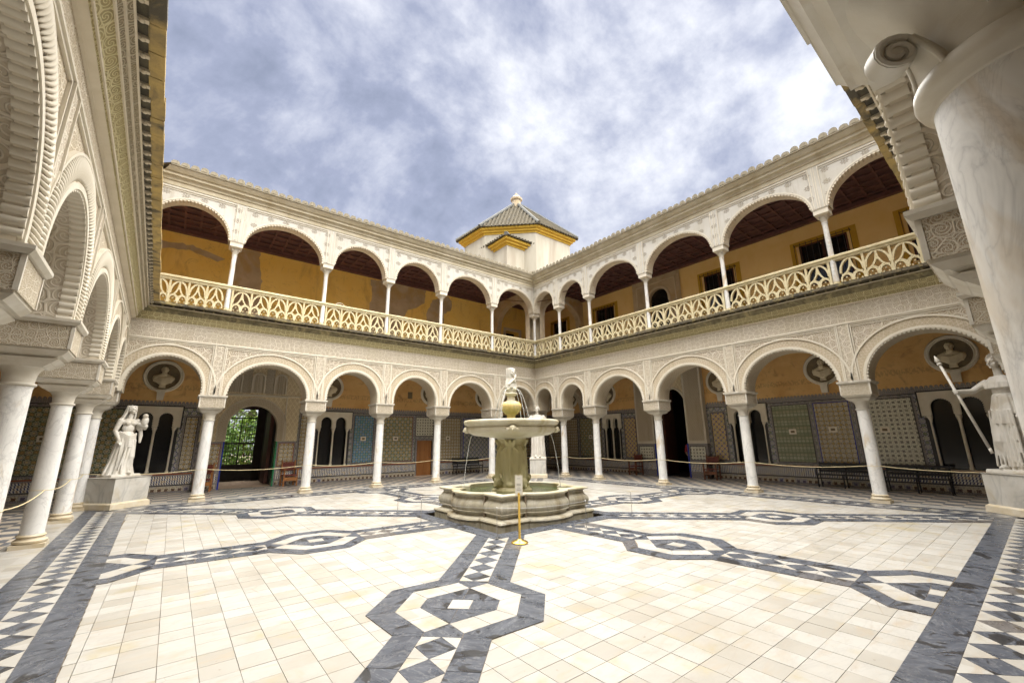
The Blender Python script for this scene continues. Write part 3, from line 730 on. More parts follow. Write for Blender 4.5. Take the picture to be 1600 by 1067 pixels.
# border bands along the four sides
def border(F):
    def W2(s, d): return F.w((s, d, 0))[:2]
    inner = -1.16 if F is NL else -1.19
    bands = ((inner, inner+.29), (-.52, -.24))
    s0i, s1i = send(F, inner)
    for (da, db) in bands:
        a0_, b0_ = send(F, da); a1_, b1_ = send(F, db)
        n = max(1, round((b0_-a0_)/.6))
        for i in range(n):
            f0, f1 = i/n, (i+1)/n
            piece('dark_slab', [W2(a0_+(b0_-a0_)*f0, da), W2(a0_+(b0_-a0_)*f1, da), W2(a1_+(b1_-a1_)*f1, db), W2(a1_+(b1_-a1_)*f0, db)])
        bed([W2(a0_, da), W2(b0_, da), W2(b1_, db), W2(a1_, db)])
    da, db = inner+.29, -.52; md = (da+db)/2; a_, b_ = send(F, md); n = round((b_-a_)/.37); st = (b_-a_)/n
    bed([W2(a_, da), W2(b_, da), W2(b_, db), W2(a_, db)])
    for i in range(n):
        s = a_+i*st; e = s+st; mm = (s+e)/2
        piece('diamond_tile', [W2(s, md), W2(mm, da), W2(e, md), W2(mm, db)])
        # left/right white triangles complete each half cell
    for i in range(n+1):
        s = a_+i*st; lo, hi = max(s-st/2, a_), min(s+st/2, b_)
        for dk in (da, db): piece('triangle_tile', [W2(lo, dk), W2(hi, dk), W2(s, md)])
    # pale strip under the columns
    a_, b_ = send(F, 0); n = round((b_-a_)/.8)
    for i in range(n):
        s, e = a_+(b_-a_)*i/n, a_+(b_-a_)*(i+1)/n; piece('pale_slab', [W2(s, -.24), W2(e, -.24), W2(e, .34), W2(s, .34)], .006)
for F in (FL, FRR, NL, NR): border(F)
BED.build('band_bedding', 'grout', floor_root)
for kind, mat in (('dark_slab', 'dtile'), ('diamond_tile', 'dtile'), ('triangle_tile', 'wtile'), ('knot_slab', 'dtile'), ('pale_slab', 'wtile')):
    L = sorted(PC[kind], key=lambda t: t[0]); rest = MB()
    for k, (_, poly, z) in enumerate(L):
        if k < 295:
            cx_ = sum(p[0] for p in poly)/len(poly); cy_ = sum(p[1] for p in poly)/len(poly)
            q = MB(); q.prism([(p[0]-cx_, p[1]-cy_) for p in poly], -.006, z); o = q.build(kind, mat, vloc=(0, 0, 0)); o.parent = floor_root; o.location = (cx_, cy_, 0)
        else: rest.prism(poly, -.006, z)
    if rest.v: rest.build('far_'+kind+'_pieces', mat, floor_root, kind='stuff')
# gallery floor
GB = {id(FL): 3.84, id(FRR): 4.06, id(NL): 3.9, id(NR): 3.9}
for F in (FL, FRR, NL, NR):
    q = MB(F); vs = []
    a, b = send(F, .34); c_, d_ = send(F, 4.0)
    q.add([(a, .34, 0), (b, .34, 0), (d_, 4.0, 0), (c_, 4.0, 0)], [(0, 1, 2, 3)]); q.build('gallery_floor', 'gfloor', kind='structure')

# ---------------------------------------------------------------- columns
def sqr_torus(m, r, z, h, n=28, bulge=.03):
    m.lathe([(r, z), (r+bulge*.7, z+h*.15), (r+bulge, z+h*.5), (r+bulge*.7, z+h*.85), (r, z+h)], n)
def make_column(big, hs, hd, zt):
    t = thing('marble_column', '-', 'column')
    n = 48 if big else 26
    m = MB(); m.box(-.22, .22, -.22, .22, 0, .075); m.build('plinth', 'base', t)
    m = MB(); m.lathe([(.205, .075), (.225, .095), (.225, .125), (.20, .145), (.178, .155), (.172, .175), (.185, .185), (.195, .20), (.185, .22), (.165, .228), (.162, .24)], n); m.build('base_moulding', 'base', t, True, ang=50)
    m = MB(); pr = [(.168, .23), (.16, .27)]+[(.16-.014*(k/8)**1.4, .27+k/8*2.20) for k in range(1, 9)]+[(.147, 2.49), (.155, 2.52)]; m.lathe(pr, n); m.build('shaft', 'shaft', t, True, ang=50)
    m = MB(); m.lathe([(.150, 2.52), (.172, 2.53), (.177, 2.545), (.172, 2.56), (.15, 2.565), (.15, 2.60), (.158, 2.68), (.178, 2.735), (.205, 2.765), (.21, 2.775)], n); m.build('capital', 'capital', t, True, ang=50)
    z = 2.775; m = MB(); k = (zt-.08-.32-z)/.175
    for (a, h) in ((.0, .035), (.035, .045), (.03, .03), (.075, .045), (.10, .02)):
        f = a/.10; b = (.215+(hs-.065-.215)*f, .215+(hd-.065-.215)*f); f2 = min(1, f+.3); b2 = (.215+(hs-.065-.215)*f2, .215+(hd-.065-.215)*f2)
        m.frus(b, b2, z, z+h*k*.999); z += h*k
    m.build('abacus_moulding', 'capital', t)
    m = MB(); m.box(-hs+.05, hs-.05, -hd+.05, hd-.05, z, zt-.08); m.build('carved_block', 'vine_small', t)
    m = MB(); e = .035   # narrow raised frame on the block
    for sx in (-1, 1):
        for sy in (-1, 1): m.box(sx*(hs-.06)-e/2, sx*(hs-.06)+e/2, sy*(hd-.06)-e/2, sy*(hd-.06)+e/2, z+.003, zt-.083)
    m.build('block_frame', 'capital', t)
    m = MB(); m.frus((hs-.03, hd-.03), (hs, hd), zt-.078, zt-.04); m.box(-hs, hs, -hd, hd, zt-.038, zt); m.build('impost_lip', 'capital', t)
    return t
colf = make_column(False, .40, .46, 3.33); coln = make_column(True, .40, .49, 3.41)
used = set()
def put_col(src, F, s, label, group, extra=None):
    p = F.w((s, 0, 0)); rz = atan2(F.s[1], F.s[0])
    if id(src) not in used: used.add(id(src)); o = src; o.location = p; o.rotation_euler = (0, 0, rz)
    else: o = copy_tree(src, p, rz)
    o['label'] = label; o['group'] = group
    return o
G1 = 'marble columns of the lower arcade'
for s, l in ((-5.90, 'marble column left of the portal with the green garden gate'), (-2.72, 'marble column right of the portal with the green garden gate, beside a chair'),
             (-.05, 'marble column in front of the blue tile panel on the left far side'), (2.64, 'marble column just right of the small orange wooden door'),
             (5.71, 'marble column seen half hidden behind the left part of the fountain bowl')):
    put_col(colf, FL, s, l, G1)
for s, l in ((-5.14, 'marble column of the right far arcade nearest the spear statue'), (-1.84, 'marble column in front of the right twin arched window beside the green striped tiles'),
             (1.51, 'marble column in front of the dark doorway on the right far side'), (4.80, 'marble column second from the far corner on the right, beside a twin arched window'),
             (6.93, 'marble column closest to the far corner statue, to its right')):
    put_col(colf, FRR, s, l, G1)
put_col(colf, FRR, 8.96, 'marble column in the far corner behind the robed statue', G1)
put_col(colf, FRR, -8.45, 'marble column in the right corner hidden by the spear statue', G1)
for s, l in ((-2.93, 'nearest marble column on the near left, cut by the picture edge with only its carved block showing'), (-.09, 'thick veined marble column at the left picture edge'),
             (3.44, 'near left marble column with a big brown stain, its base on the floor'), (6.60, 'near left marble column second from the veiled statue'), (8.96, 'left corner marble column right behind the veiled statue')):
    put_col(coln, NL, s, l, G1)
for s, l in ((-2.25, 'near right marble column whose carved block shows beside the huge foreground column'),
             (.7, 'near right marble column hidden behind the foreground column, third from the camera'), (3.55, 'near right marble column hidden behind the foreground column, fourth from the camera'),
             (6.2, 'near right marble column next to the spear statue, hidden by the foreground column')):
    put_col(coln, NR, s, l, G1)
# the huge foreground column with its own volute capital
bc = thing('marble_column', 'huge pale foreground column with volute capital filling the right edge', 'column', (-5.335, -8.45, 0), 0, G1)
m = MB(); m.box(-5.335-.22, -5.335+.22, -8.67, -8.23, .006, .08); m.build('plinth', 'base', bc)
m = MB(); m.lathe([(.205, .08), (.225, .10), (.225, .13), (.178, .16), (.195, .20), (.165, .235)], 64, -5.335, -8.45); m.build('base_moulding', 'base', bc, True, ang=50)
m = MB(); m.lathe([(.165, .23)]+[(.160-.006*(k/10)**1.4, .27+k/10*2.27) for k in range(0, 11)], 96, -5.335, -8.45); m.build('shaft', 'shaft', bc, True, ang=50)
m = MB(); m.lathe([(.155, 2.535), (.160, 2.54), (.162, 2.552), (.176, 2.56), (.183, 2.578), (.181, 2.60), (.170, 2.613), (.158, 2.62)], 96, -5.335, -8.45); m.build('neck_ring', 'nearcap', bc, True, ang=60)
m = MB()
def bell(a, z): 
    f = max(0, min(1, (z-2.62)/.26)); c4 = abs(cos(2*(a+radians(10)))); return 1+f*f*.26*(1-c4)
m.lathe([(.152, 2.612)]+[(.152+.085*(k/8)**2.2, 2.62+.25*k/8) for k in range(9)]+[(.25, 2.90)], 96, -5.335, -8.45, 0, bell); m.build('bell', 'nearcap', bc, True, ang=60)
for k in range(4):
    a = pi/4+k*pi/2-radians(10); ux, uy = cos(a), sin(a); m = MB(); cz_ = 2.775; cr_ = .245
    # broad leaf stalk rising from the ring, curling into a volute
    path = []; wid = []
    for i in range(9):
        t = i/8; path.append((.160+.035*t**1.8, 2.60+.11*t))
    for i in range(26):
        th = pi*.75-i*.40; rr_ = .047*(1-i/30.0); path.append((.232+rr_*cos(th), 2.672+rr_*sin(th)))
    vs = []; fs = []; n = len(path)
    for i, (r_, z_) in enumerate(path):
        w_ = .050-.028*min(1, i/8); tx_, tz_ = path[min(i+1, n-1)][0]-path[max(i-1, 0)][0], path[min(i+1, n-1)][1]-path[max(i-1, 0)][1]; l_ = sqrt(tx_**2+tz_**2) or 1; nx_, nz_ = -tz_/l_*.010, tx_/l_*.010
        for sg, off_ in ((-1, 1), (1, 1), (1, -1), (-1, -1)):
            rr2 = r_+nx_*off_; vs.append((-5.335+ux*rr2-uy*sg*w_, -8.45+uy*rr2+ux*sg*w_, z_+nz_*off_))
    for i in range(n-1):
        for q in range(4): fs.append((4*i+q, 4*i+(q+1) % 4, 4*i+4+(q+1) % 4, 4*i+4+q))
    fs += [(0, 1, 2, 3), (4*n-1, 4*n-2, 4*n-3, 4*n-4)]
    m.add(vs, fs); m.tube([(-5.335+ux*.232-uy*q_, -8.45+uy*.232+ux*q_, 2.672) for q_ in (-.018, .018)], .040, 20); m.tube([(-5.335+ux*.232-uy*q_, -8.45+uy*.232+ux*q_, 2.672) for q_ in (-.027, .027)], .012, 12); [m.tube([(-5.335+ux*(.232+r_*cos(t_))-uy*q_, -8.45+uy*(.232+r_*cos(t_))+ux*q_, 2.672+r_*sin(t_)) for t_, r_ in [(2.2-i*.45, .047*(1-i/30)) for i in range(26)]], .0075, 6) for q_ in (-.023, .023)]; o = m.build('volute', 'nearcap', bc, True, ang=45)
    m = MB()
    for sg in (-1, 1):
        m.tube([(-5.335+ux*(.160+.035*t**1.8+.008)-uy*sg*(.050-.028*t), -8.45+uy*(.160+.035*t**1.8+.008)+ux*sg*(.050-.028*t), 2.60+.11*t) for t in [i/8 for i in range(9)]], .007, 8)
    m.build('leaf_edge', 'nearcap', bc, True)
for k in (0, 2, 3):
    a = k*pi/2; m = MB(); ux, uy = cos(a), sin(a)
    for q in range(-1, 2):
        pts = [(-5.335+ux*(.170+.05*t+.012*sin(pi*t))-uy*(q*.022+q*.05*t), -8.45+uy*(.170+.05*t+.012*sin(pi*t))+ux*(q*.022+q*.05*t), 2.68+.19*t-abs(q)*.012) for t in [i/8 for i in range(9)]]
        m.tube(pts, [.005+.008*sin(pi*min(1, .15+i/9)) for i in range(9)], 8)
    m.build('leaf_carving', 'nearcap', bc, True)
m = MB(); z = 2.875
for a, b, h in ((.27, .27, .035), (.275, .31, .05), (.33, .33, .025), (.335, .365, .05), (.37, .37, .02)):
    m.frus((a*.95, a), (b*.95, b), z, z+h-.001, -5.335, -8.45); z += h
m.build('abacus_moulding', 'nearcap', bc)
m = MB(); m.box(-5.335-.36, -5.335+.36, -8.45-.36, -8.45+.36, z, 3.30); m.build('carved_block', 'vine_small', bc)
m = MB(); m.frus((.36, .38), (.42, .43), 3.302, 3.34, -5.335, -8.45); m.box(-5.335-.43, -5.335+.43, -8.45-.44, -8.45+.44, 3.342, 3.41); m.build('impost_lip', 'nearcap', bc)

# ---------------------------------------------------------------- lower arcade walls with cornice
def zc_of(w, F): return (4.52 if w > 1.6 else 4.46) if F not in (NL, NR) else 4.70
for F in (FL, FRR, NL, NR):
    df = FACE[id(F)]; db = .40; zf = 5.17 if F in (NL, NR) else 4.955; P = POS[id(F)]; isn = F in (NL, NR); zi = 3.41 if isn else 3.33
    t = thing('arcade_wall', {'left far': 'carved cream arch wall with mossy cornice on the left far side of the courtyard', 'right far': 'carved cream arch wall with mossy cornice on the right far side of the courtyard',
                              'near left': 'steeply receding carved arch wall along the left picture edge', 'near right': 'arch and cornice passing behind the huge column at the upper right'}[SIDE[id(F)]], 'arcade wall', F.w((0, 0, 3.3)), 0)
    s0, s1 = send(F, df); sb0, sb1 = send(F, db)
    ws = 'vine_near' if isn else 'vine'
    for i in range(len(P)-1):
        a = P[i]+(.50 if i == 0 else .34); b = P[i+1]-(.50 if i == len(P)-2 else .34)
        c = arch_curve(a, b, zi, zc_of(b-a, F), 36 if isn else 26)
        l0 = s0 if i == 0 else P[i]; l1 = s1 if i == len(P)-2 else P[i+1]
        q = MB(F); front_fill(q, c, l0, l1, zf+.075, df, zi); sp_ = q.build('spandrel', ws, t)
        q = MB(F); lb0 = sb0 if i == 0 else P[i]; lb1 = sb1 if i == len(P)-2 else P[i+1]; front_fill(q, c, lb0, lb1, 5.45, db, zi); q.build('gallery_side_face', 'cream', t)
        q = MB(F); soffit(q, offs(c, -.004), df+.10, db); q.build('soffit', 'scroll' if isn else 'sebka2', t, True, ang=40)
        q = MB(F); soffit(q, offs(c, -.008), df-.0, df+.105); q.build('soffit_edge_strip', 'cream', t, True, ang=40)
        q = MB(F); ring_plate(q, c, .015, .085, df-.045, df); im_ = q.build('inner_arch_moulding', 'white', t)
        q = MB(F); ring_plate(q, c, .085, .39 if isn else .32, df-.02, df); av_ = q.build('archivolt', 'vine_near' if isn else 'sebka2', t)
        q = MB(F); ring_plate(q, c, *((.39, .425) if isn else (.32, .37)), df-.05, df); q.build('outer_arch_moulding', 'white', t)
        # scalloped lobes on the arris
        stp = .095
        if isn and i in ((1, 2, 3) if F is NL else (1,)):
            lob = MB(); r = .047; lob.vprism([(-cos(pi*k/10)*r, sin(pi*k/10)*.04-.018) for k in range(11)], 0, .15); lm = None
            for (p, tt) in resample(c, stp)[1:]:
                wp = F.w((p[0], df-.03, p[1]))
                ex = Vector((F.s[0]*tt[0], F.s[1]*tt[0], tt[1])); ez = Vector((F.s[0]*tt[1], F.s[1]*tt[1], -tt[0])); ey = Vector((F.d[0], F.d[1], 0))
                if lm is None: o = lob.build('scallop', 'white', t, True, vloc=(0, 0, 0), ang=60); lm = o.data; bpy.data.objects.remove(o)
                mt = Matrix(((ex.x, ey.x, ez.x, wp[0]), (ex.y, ey.y, ez.y, wp[1]), (ex.z, ey.z, ez.z, wp[2]-3.3), (0, 0, 0, 1)))
                off = wloc(t); mt[0][3] -= off.x; mt[1][3] -= off.y
                inst(lm, 'scallop', im_, mt)
            # curved gadroons on the archivolt
            gm = None; gp = .056 if F is NL else .075
            for (p, tt) in resample(offs(c, .245), gp)[1:]:
                if gm is None:
                    gq = MB(); gq.tube([(.06*sin(u*pi*.9)-.02, -.012-.026*sin(u*pi), -.14+.31*u) for u in [k/8 for k in range(9)]], [.006, .014, .019, .022, .023, .021, .018, .012, .005], 8)
                    o = gq.build('gadroon', 'white', t, True, vloc=(0, 0, 0)); gm = o.data; bpy.data.objects.remove(o)
                wp = F.w((p[0], df-.018, p[1])); off = wloc(t)
                ex = Vector((F.s[0]*tt[0], F.s[1]*tt[0], tt[1])); ez = Vector((-F.s[0]*tt[1], -F.s[1]*tt[1], tt[0])); ey = Vector((F.d[0], F.d[1], 0))
                inst(gm, 'gadroon', av_, Matrix(((ex.x, ey.x, ez.x, wp[0]-off.x), (ex.y, ey.y, ez.y, wp[1]-off.y), (ex.z, ey.z, ez.z, wp[2]-off.z), (0, 0, 0, 1))))
        else:
            q = MB(F); teeth(q, c, df-.03, .042, .13, stp); q.build('scalloped_edge', 'white', im_)
        # alfiz frame round the spandrel
        q = MB(F); x0, x1 = l0+(.17 if i else .02), l1-(.17 if i < len(P)-2 else .02)
        q.box(x0, x1, df-.03, df-.001, zf, zf+.035); (None if isn else q.box(x0, x1, df-.02, df-.0015, 4.90, 4.925))
        for xx in (x0, x1-.03): q.box(xx, xx+.03, df-.031, df-.0012, zi+.01, zf-.002)
        q.build('spandrel_frame', 'white', sp_)
    for k in range(1, len(P)-1):     # pilaster strips over the columns
        q = MB(F); q.box(P[k]-.14, P[k]+.14, df-.035, df-.0005, zi+.002, zf+.03); pl_ = q.build('pilaster_strip', 'script', t)
        q = MB(F); 
        for xx in (-.155, .125): q.box(P[k]+xx, P[k]+xx+.03, df-.055, df-.0007, zi+.001, zf+.037)
        q.build('pilaster_edging', 'white', pl_)
    q = MB(F); side_sweep(q, F, [(df-.001, zf+.035), (df-.05, zf+.045), (df-.05, zf+.08), (df-.02, zf+.095)]); q.build('lower_frieze_moulding', 'white', t)
    q = MB(F); side_sweep(q, F, [(df-.02, zf+.095), (df-.02, 5.56)]); q.build('frieze', 'frieze_near' if isn else 'script', t)
    q = MB(F); side_sweep(q, F, [(df-.02, 5.56), (df-.05, 5.565), (df-.05, 5.575), (df-{id(NL): .125, id(NR): .105}.get(id(F), .055), 5.592)]); q.build('upper_frieze_moulding', 'cream', t)
    ov = {id(FL): .47, id(FRR): .47, id(NL): .60, id(NR): .50}[id(F)]
    o1, o2, o3, ws = {id(FL): (.05, .17, .28, .10), id(FRR): (.05, .17, .28, .10), id(NL): (.12, .25, .36, .13), id(NR): (.10, .20, .29, .08)}[id(F)]; f1, f2, f3 = df-o1, df-o2, df-o3
    q = MB(F); side_sweep(q, F, [(f1, 5.59), (f1-.04, 5.68), (f2+.02, 5.79), (f2, 5.82)]); q.build('lower_carved_band', 'carve', t)
    q = MB(F); side_sweep(q, F, [(f2, 5.82), (f2-.03, 5.87), (f3+.01, 5.96), (f3, 5.975)]); q.build('upper_carved_band', 'carve2' if isn else 'mossband', t)
    for (dd0, zz0) in (((f1-.02, 5.635), (f2+.0, 5.82), ((f2+f3)/2, 5.905)) if isn else ((f1-.02, 5.635),)):
        q = MB(F); side_sweep(q, F, [(dd0+.02, zz0-.006), (dd0-.014, zz0-.016), (dd0-.022, zz0), (dd0-.008, zz0+.016)]); q.build('band_fillet', 'cream' if isn else 'carve', t)
    q = MB(F); side_sweep(q, F, [(f3, 5.975), (f3-.02, 5.98), (f3-.02, 6.0), (f3, 6.002)]); q.build('cornice_fillet', 'cream', t)
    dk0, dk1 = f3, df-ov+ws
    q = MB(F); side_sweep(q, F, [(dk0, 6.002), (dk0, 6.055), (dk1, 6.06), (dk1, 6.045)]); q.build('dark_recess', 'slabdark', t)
    a, b = send(F, dk0-.02)
    bm_ = None; n = int((b-a)/.26); base = wloc(t)
    for k in range(n):
        s = a+(k+.5)*(b-a)/n
        if bm_ is None:
            bq = MB(); w_ = abs(dk1-dk0); bq.box(-.026, .026, -w_/2, w_/2, -.035, 0); bq.lathe([(.0, -.06), (.02, -.054), (.03, -.04), (.03, -.02)], 8, 0, 0, 0)
            o = bq.build('bracket', 'cream' if isn else 'mossband', t, vloc=(0, 0, 0)); bm_ = o.data; bpy.data.objects.remove(o)
        wp = F.w((s, (dk0+dk1)/2, 6.056)); rz = atan2(F.s[1], F.s[0]); mt = Matrix.Translation((wp[0]-base.x, wp[1]-base.y, wp[2]-base.z)) @ Matrix.Rotation(rz, 4, 'Z')
        inst(bm_, 'bracket', t, mt)
    # eaves slabs, each stone a little different
    a, b = send(F, df-ov); n = round((b-a)/.42); rs = random.Random(3)
    d2, d3 = df-ov, df-ov+ws
    for k in range(n):
        s_, e_ = a+(b-a)*k/n, a+(b-a)*(k+1)/n; j1, j2, j3 = rs.uniform(-.012, .008), rs.uniform(-.006, .006), rs.uniform(-.006, .006)
        q = MB(F); q.frus(((e_-s_)/2-.004, ws/2+.008), ((e_-s_)/2-.003, ws/2+.004), 6.045+j2, 6.13+j3, (s_+e_)/2, (d2+d3)/2+j1); q.build('eaves_slab', 'slab' if isn else 'slabmoss', t)
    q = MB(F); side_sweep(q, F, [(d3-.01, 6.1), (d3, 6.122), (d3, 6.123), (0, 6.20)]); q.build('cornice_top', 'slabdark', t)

# ---------------------------------------------------------------- gallery ceilings and floors between the storeys
for F in (FL, FRR, NL, NR):
    nm = SIDE[id(F)]
    t = thing('gallery_ceiling', 'wooden lower gallery ceiling behind the %s arcade' % nm, 'ceiling', F.w((0, 2, 5.4)))
    q = MB(F); side_sweep(q, F, [(.40, 5.45), (4.2, 5.45), (4.2, 5.9), (.3, 5.9), (-.3, 6.0)]); q.build('ceiling_boards', 'woodlow', t)
    q = MB(F); a, b = send(F, .5)
    k = a+.3
    while k < b-.1: q.box(k, k+.09, .42, 3.8, 5.33, 5.448); k += .45
    q.build('ceiling_beams', 'woodlow', t)
    q = MB(F); side_sweep(q, F, [(-.02, 6.205), (4.2, 6.21)]); q.build('upper_walkway', 'paver', kind='structure')
    t = thing('coffered_ceiling', 'dark red brown coffered ceiling of the %s upper gallery' % nm, 'ceiling', F.w((0, 2, 10.6)))
    q = MB(F); side_sweep(q, F, [(.22, 10.62), (4.3, 10.62)]); q.build('ceiling_panel', 'wood', t)
    q = MB(F); a, b = send(F, .5); bb = GB[id(F)]
    k = a
    while k < b: q.box(k, k+.07, .3, bb, 10.54, 10.615); k += .52
    d_ = .45
    while d_ < bb-.1: q.box(a, b, d_, d_+.07, 10.535, 10.60); d_ += .52
    q.box(a, b, bb-.22, bb-.0, 10.40, 10.56); q.box(a, b, .26, .40, 10.40, 10.56)
    q.build('ceiling_grid', 'woodbeam', t)
    q = MB(F); side_sweep(q, F, [(-.2, 11.02), (4.5, 11.3)]); q.build('gallery_roof', 'plumtile', kind='structure')


# ---------------------------------------------------------------- upper arcades
UP = {id(FL): POS[id(FL)], id(FRR): POS[id(FRR)], id(NL): POS[id(NL)], id(NR): POS[id(NR)]}
def upcol():
    t = thing('upper_column', '-', 'column')
    m = MB(); m.box(-.115, .115, -.115, .115, 0, .10); m.frus((.10, .10), (.075, .075), .10, .14); m.lathe([(.085, .14), (.098, .16), (.098, .18), (.08, .2), (.085, .22), (.078, .24)], 18); m.build('base', 'rail', t, True, ang=40)
    m = MB(); m.lathe([(.082, .24), (.078, .5), (.072, 2.2), (.078, 2.23), (.09, 2.245), (.09, 2.26), (.078, 2.27)], 20); m.build('shaft', 'shaft', t, True, ang=40)
    m = MB(); m.lathe([(.075, 2.27), (.085, 2.33), (.105, 2.40), (.14, 2.46)], 16, rf=lambda a, z: 1+.14*max(0, (z-2.3)/.16)*abs(cos(4*a)))
    for k in range(4):
        a = pi/4+k*pi/2; m.lathe([(.0, 2.40), (.025, 2.41), (.036, 2.44), (.025, 2.47), (.0, 2.475)], 8, .135*cos(a), .135*sin(a))
    m.build('capital', 'capital', t, True, ang=50)
    m = MB(); m.frus((.14, .14), (.19, .19), 2.475, 2.52); m.box(-.20, .20, -.22, .22, 2.522, 2.66); m.frus((.20, .22), (.215, .235), 2.662, 2.70); m.build('impost', 'white', t)
    return t
uc = upcol(); used2 = [False]
G2 = 'slender columns of the upper gallery'
def put_up(F, s, label):
    p = F.w((s, 0, 6.21)); rz = atan2(F.s[1], F.s[0])
    if not used2[0]: used2[0] = True; uc.location = p; uc.rotation_euler = (0, 0, rz); o = uc
    else: o = copy_tree(uc, p, rz)
    o['label'] = label; o['group'] = G2
for s, l in ((-5.90, 'slender upper column beside a bare grey wall patch, nearest the left picture side'), (-2.72, 'upper column on the left far side with plain yellow wall on both sides'), (-.05, 'upper column at the left edge of the big bare plaster patch'),
             (2.64, 'upper column at the right edge of the big bare plaster patch'), (5.71, 'upper column left of the grey inner arch by the far corner')): put_up(FL, s, l)
for s, l in ((-5.14, 'right far upper column in front of a barred window, largest of its row'), (-1.84, 'upper column at the right side of a barred window, fourth from the far corner'), (1.51, 'upper column in front of the dark arched upper doorway'),
             (4.80, 'upper column beside the small barred window near the far corner'), (6.93, 'upper column just right of the far corner column'), (8.96, 'upper column standing exactly in the far corner of the gallery'), (-8.45, 'upper corner column on the right, hidden above the foreground column')): put_up(FRR, s, l)
for F in (FL, FRR, NL, NR):
    P = UP[id(F)]; df = -.22; zi = 8.91; nm = SIDE[id(F)]; LOWADJ[0] = False
    if F is NL: df = .14
    t = thing('upper_arcade_wall', {'left far': 'white upper arch wall with rosettes on the left far side', 'right far': 'white upper arch wall with rosettes on the right far side', 'near left': 'upper arch wall above the near left cornice, out of sight',
                                    'near right': 'upper arch wall above the near right cornice, out of sight'}[nm], 'arcade wall', F.w((0, 0, 9)))
    s0, s1 = send(F, df); b0, b1 = send(F, .22)
    for i in range(len(P)-1):
        a = P[i]+(.24 if i else .26); b = P[i+1]-(.24 if i < len(P)-2 else .26); c = arch_curve(a, b, zi, 10.03 if b-a > 1.8 else 9.95, 26)
        l0 = s0 if i == 0 else P[i]; l1 = s1 if i == len(P)-2 else P[i+1]
        q = MB(F); front_fill(q, c, l0, l1, 10.42, df, zi); q.build('spandrel', 'rose', t)
        q = MB(F); front_fill(q, c, b0 if i == 0 else P[i], b1 if i == len(P)-2 else P[i+1], 10.6, .22, zi); q.build('gallery_side_face', 'yellowpale', t)
        q = MB(F); soffit(q, offs(c, -.004), df, .22); q.build('soffit', 'cream', t, True, ang=40)
        if F in (FL, FRR):
            q = MB(F); teeth(q, c, df-.012, .045, .2, .105); q.build('scalloped_edge', 'cream', t)
            q = MB(F); ring_plate(q, c, .03, .075, df-.02, df); q.build('arch_moulding', 'white', t)
            q = MB(F); x0, x1 = l0+(.17 if i else .02), l1-(.17 if i < len(P)-2 else .02)
            q.box(x0, x1, df-.03, df-.001, 10.34, 10.37); q.box(x0, x1, df-.022, df-.0015, 10.27, 10.29); q.build('spandrel_frame', 'white', t)
    if F in (FL, FRR):
        for k in range(1, len(P)-1):
            q = MB(F); q.box(P[k]-.13, P[k]+.13, df-.02, df-.0005, zi+.002, 10.39); q.build('pilaster_strip', 'rose', t)
            q = MB(F)
            for xx in (-.15, -.04, .02, .125): q.box(P[k]+xx, P[k]+xx+.022, df-.035, df-.0007, zi+.001, 10.392)
            q.build('pilaster_edging', 'white', t)
    q = MB(F); side_sweep(q, F, [(df, 10.42), (df-.02, 10.43), (df-.02, 10.58), (df-.06, 10.60), (df-.07, 10.66), (df-.12, 10.72), (df-.17, 10.74), (df-.17, 10.83), (df-.22, 10.85), (df-.30, 10.96), (df-.31, 11.0)]); q.build('cornice', 'upcornice', t)
    q = MB(F); side_sweep(q, F, [(df-.31, 11.0), (df-.345, 11.005), (df-.35, 11.05), (df-.31, 11.07), (df-.2, 11.075), (0.3, 11.1)]); q.build('cornice_lip', 'crest', t)
    if F in (FL, FRR):
        # crest of shell shaped tiles along the eaves
        a, b = send(F, df-.31); n = round((b-a)/.27); rs = random.Random(4); base = wloc(t); hm = None
        for k in range(n):
            if hm is None:
                hq = MB(); 
                for rr_, y0, y1 in ((.125, 0, .035), (.085, -.014, 0), (.045, -.026, -.014)): hq.vprism([(cos(pi*i/10)*rr_, abs(sin(pi*i/10))**.75*rr_*1.35+.015) for i in range(11)], y0, y1)
                hq.box(-.135, .135, 0, .03, -.01, .02)
                o = hq.build('crest_tile', 'crest', t, vloc=(0, 0, 0)); hm = o.data; bpy.data.objects.remove(o)
            wp = F.w((a+(k+.5)*(b-a)/n, df-.30, 11.07)); mt = Matrix.Translation((wp[0]-base.x, wp[1]-base.y, wp[2]-base.z)) @ Matrix.Rotation(atan2(F.s[1], F.s[0])+rs.uniform(-.12, .12)+(pi if F.mir else 0), 4, 'Z') @ Matrix.Diagonal((1, 1, rs.uniform(.78, 1.12), 1))
            inst(hm, 'crest_tile', t, mt)
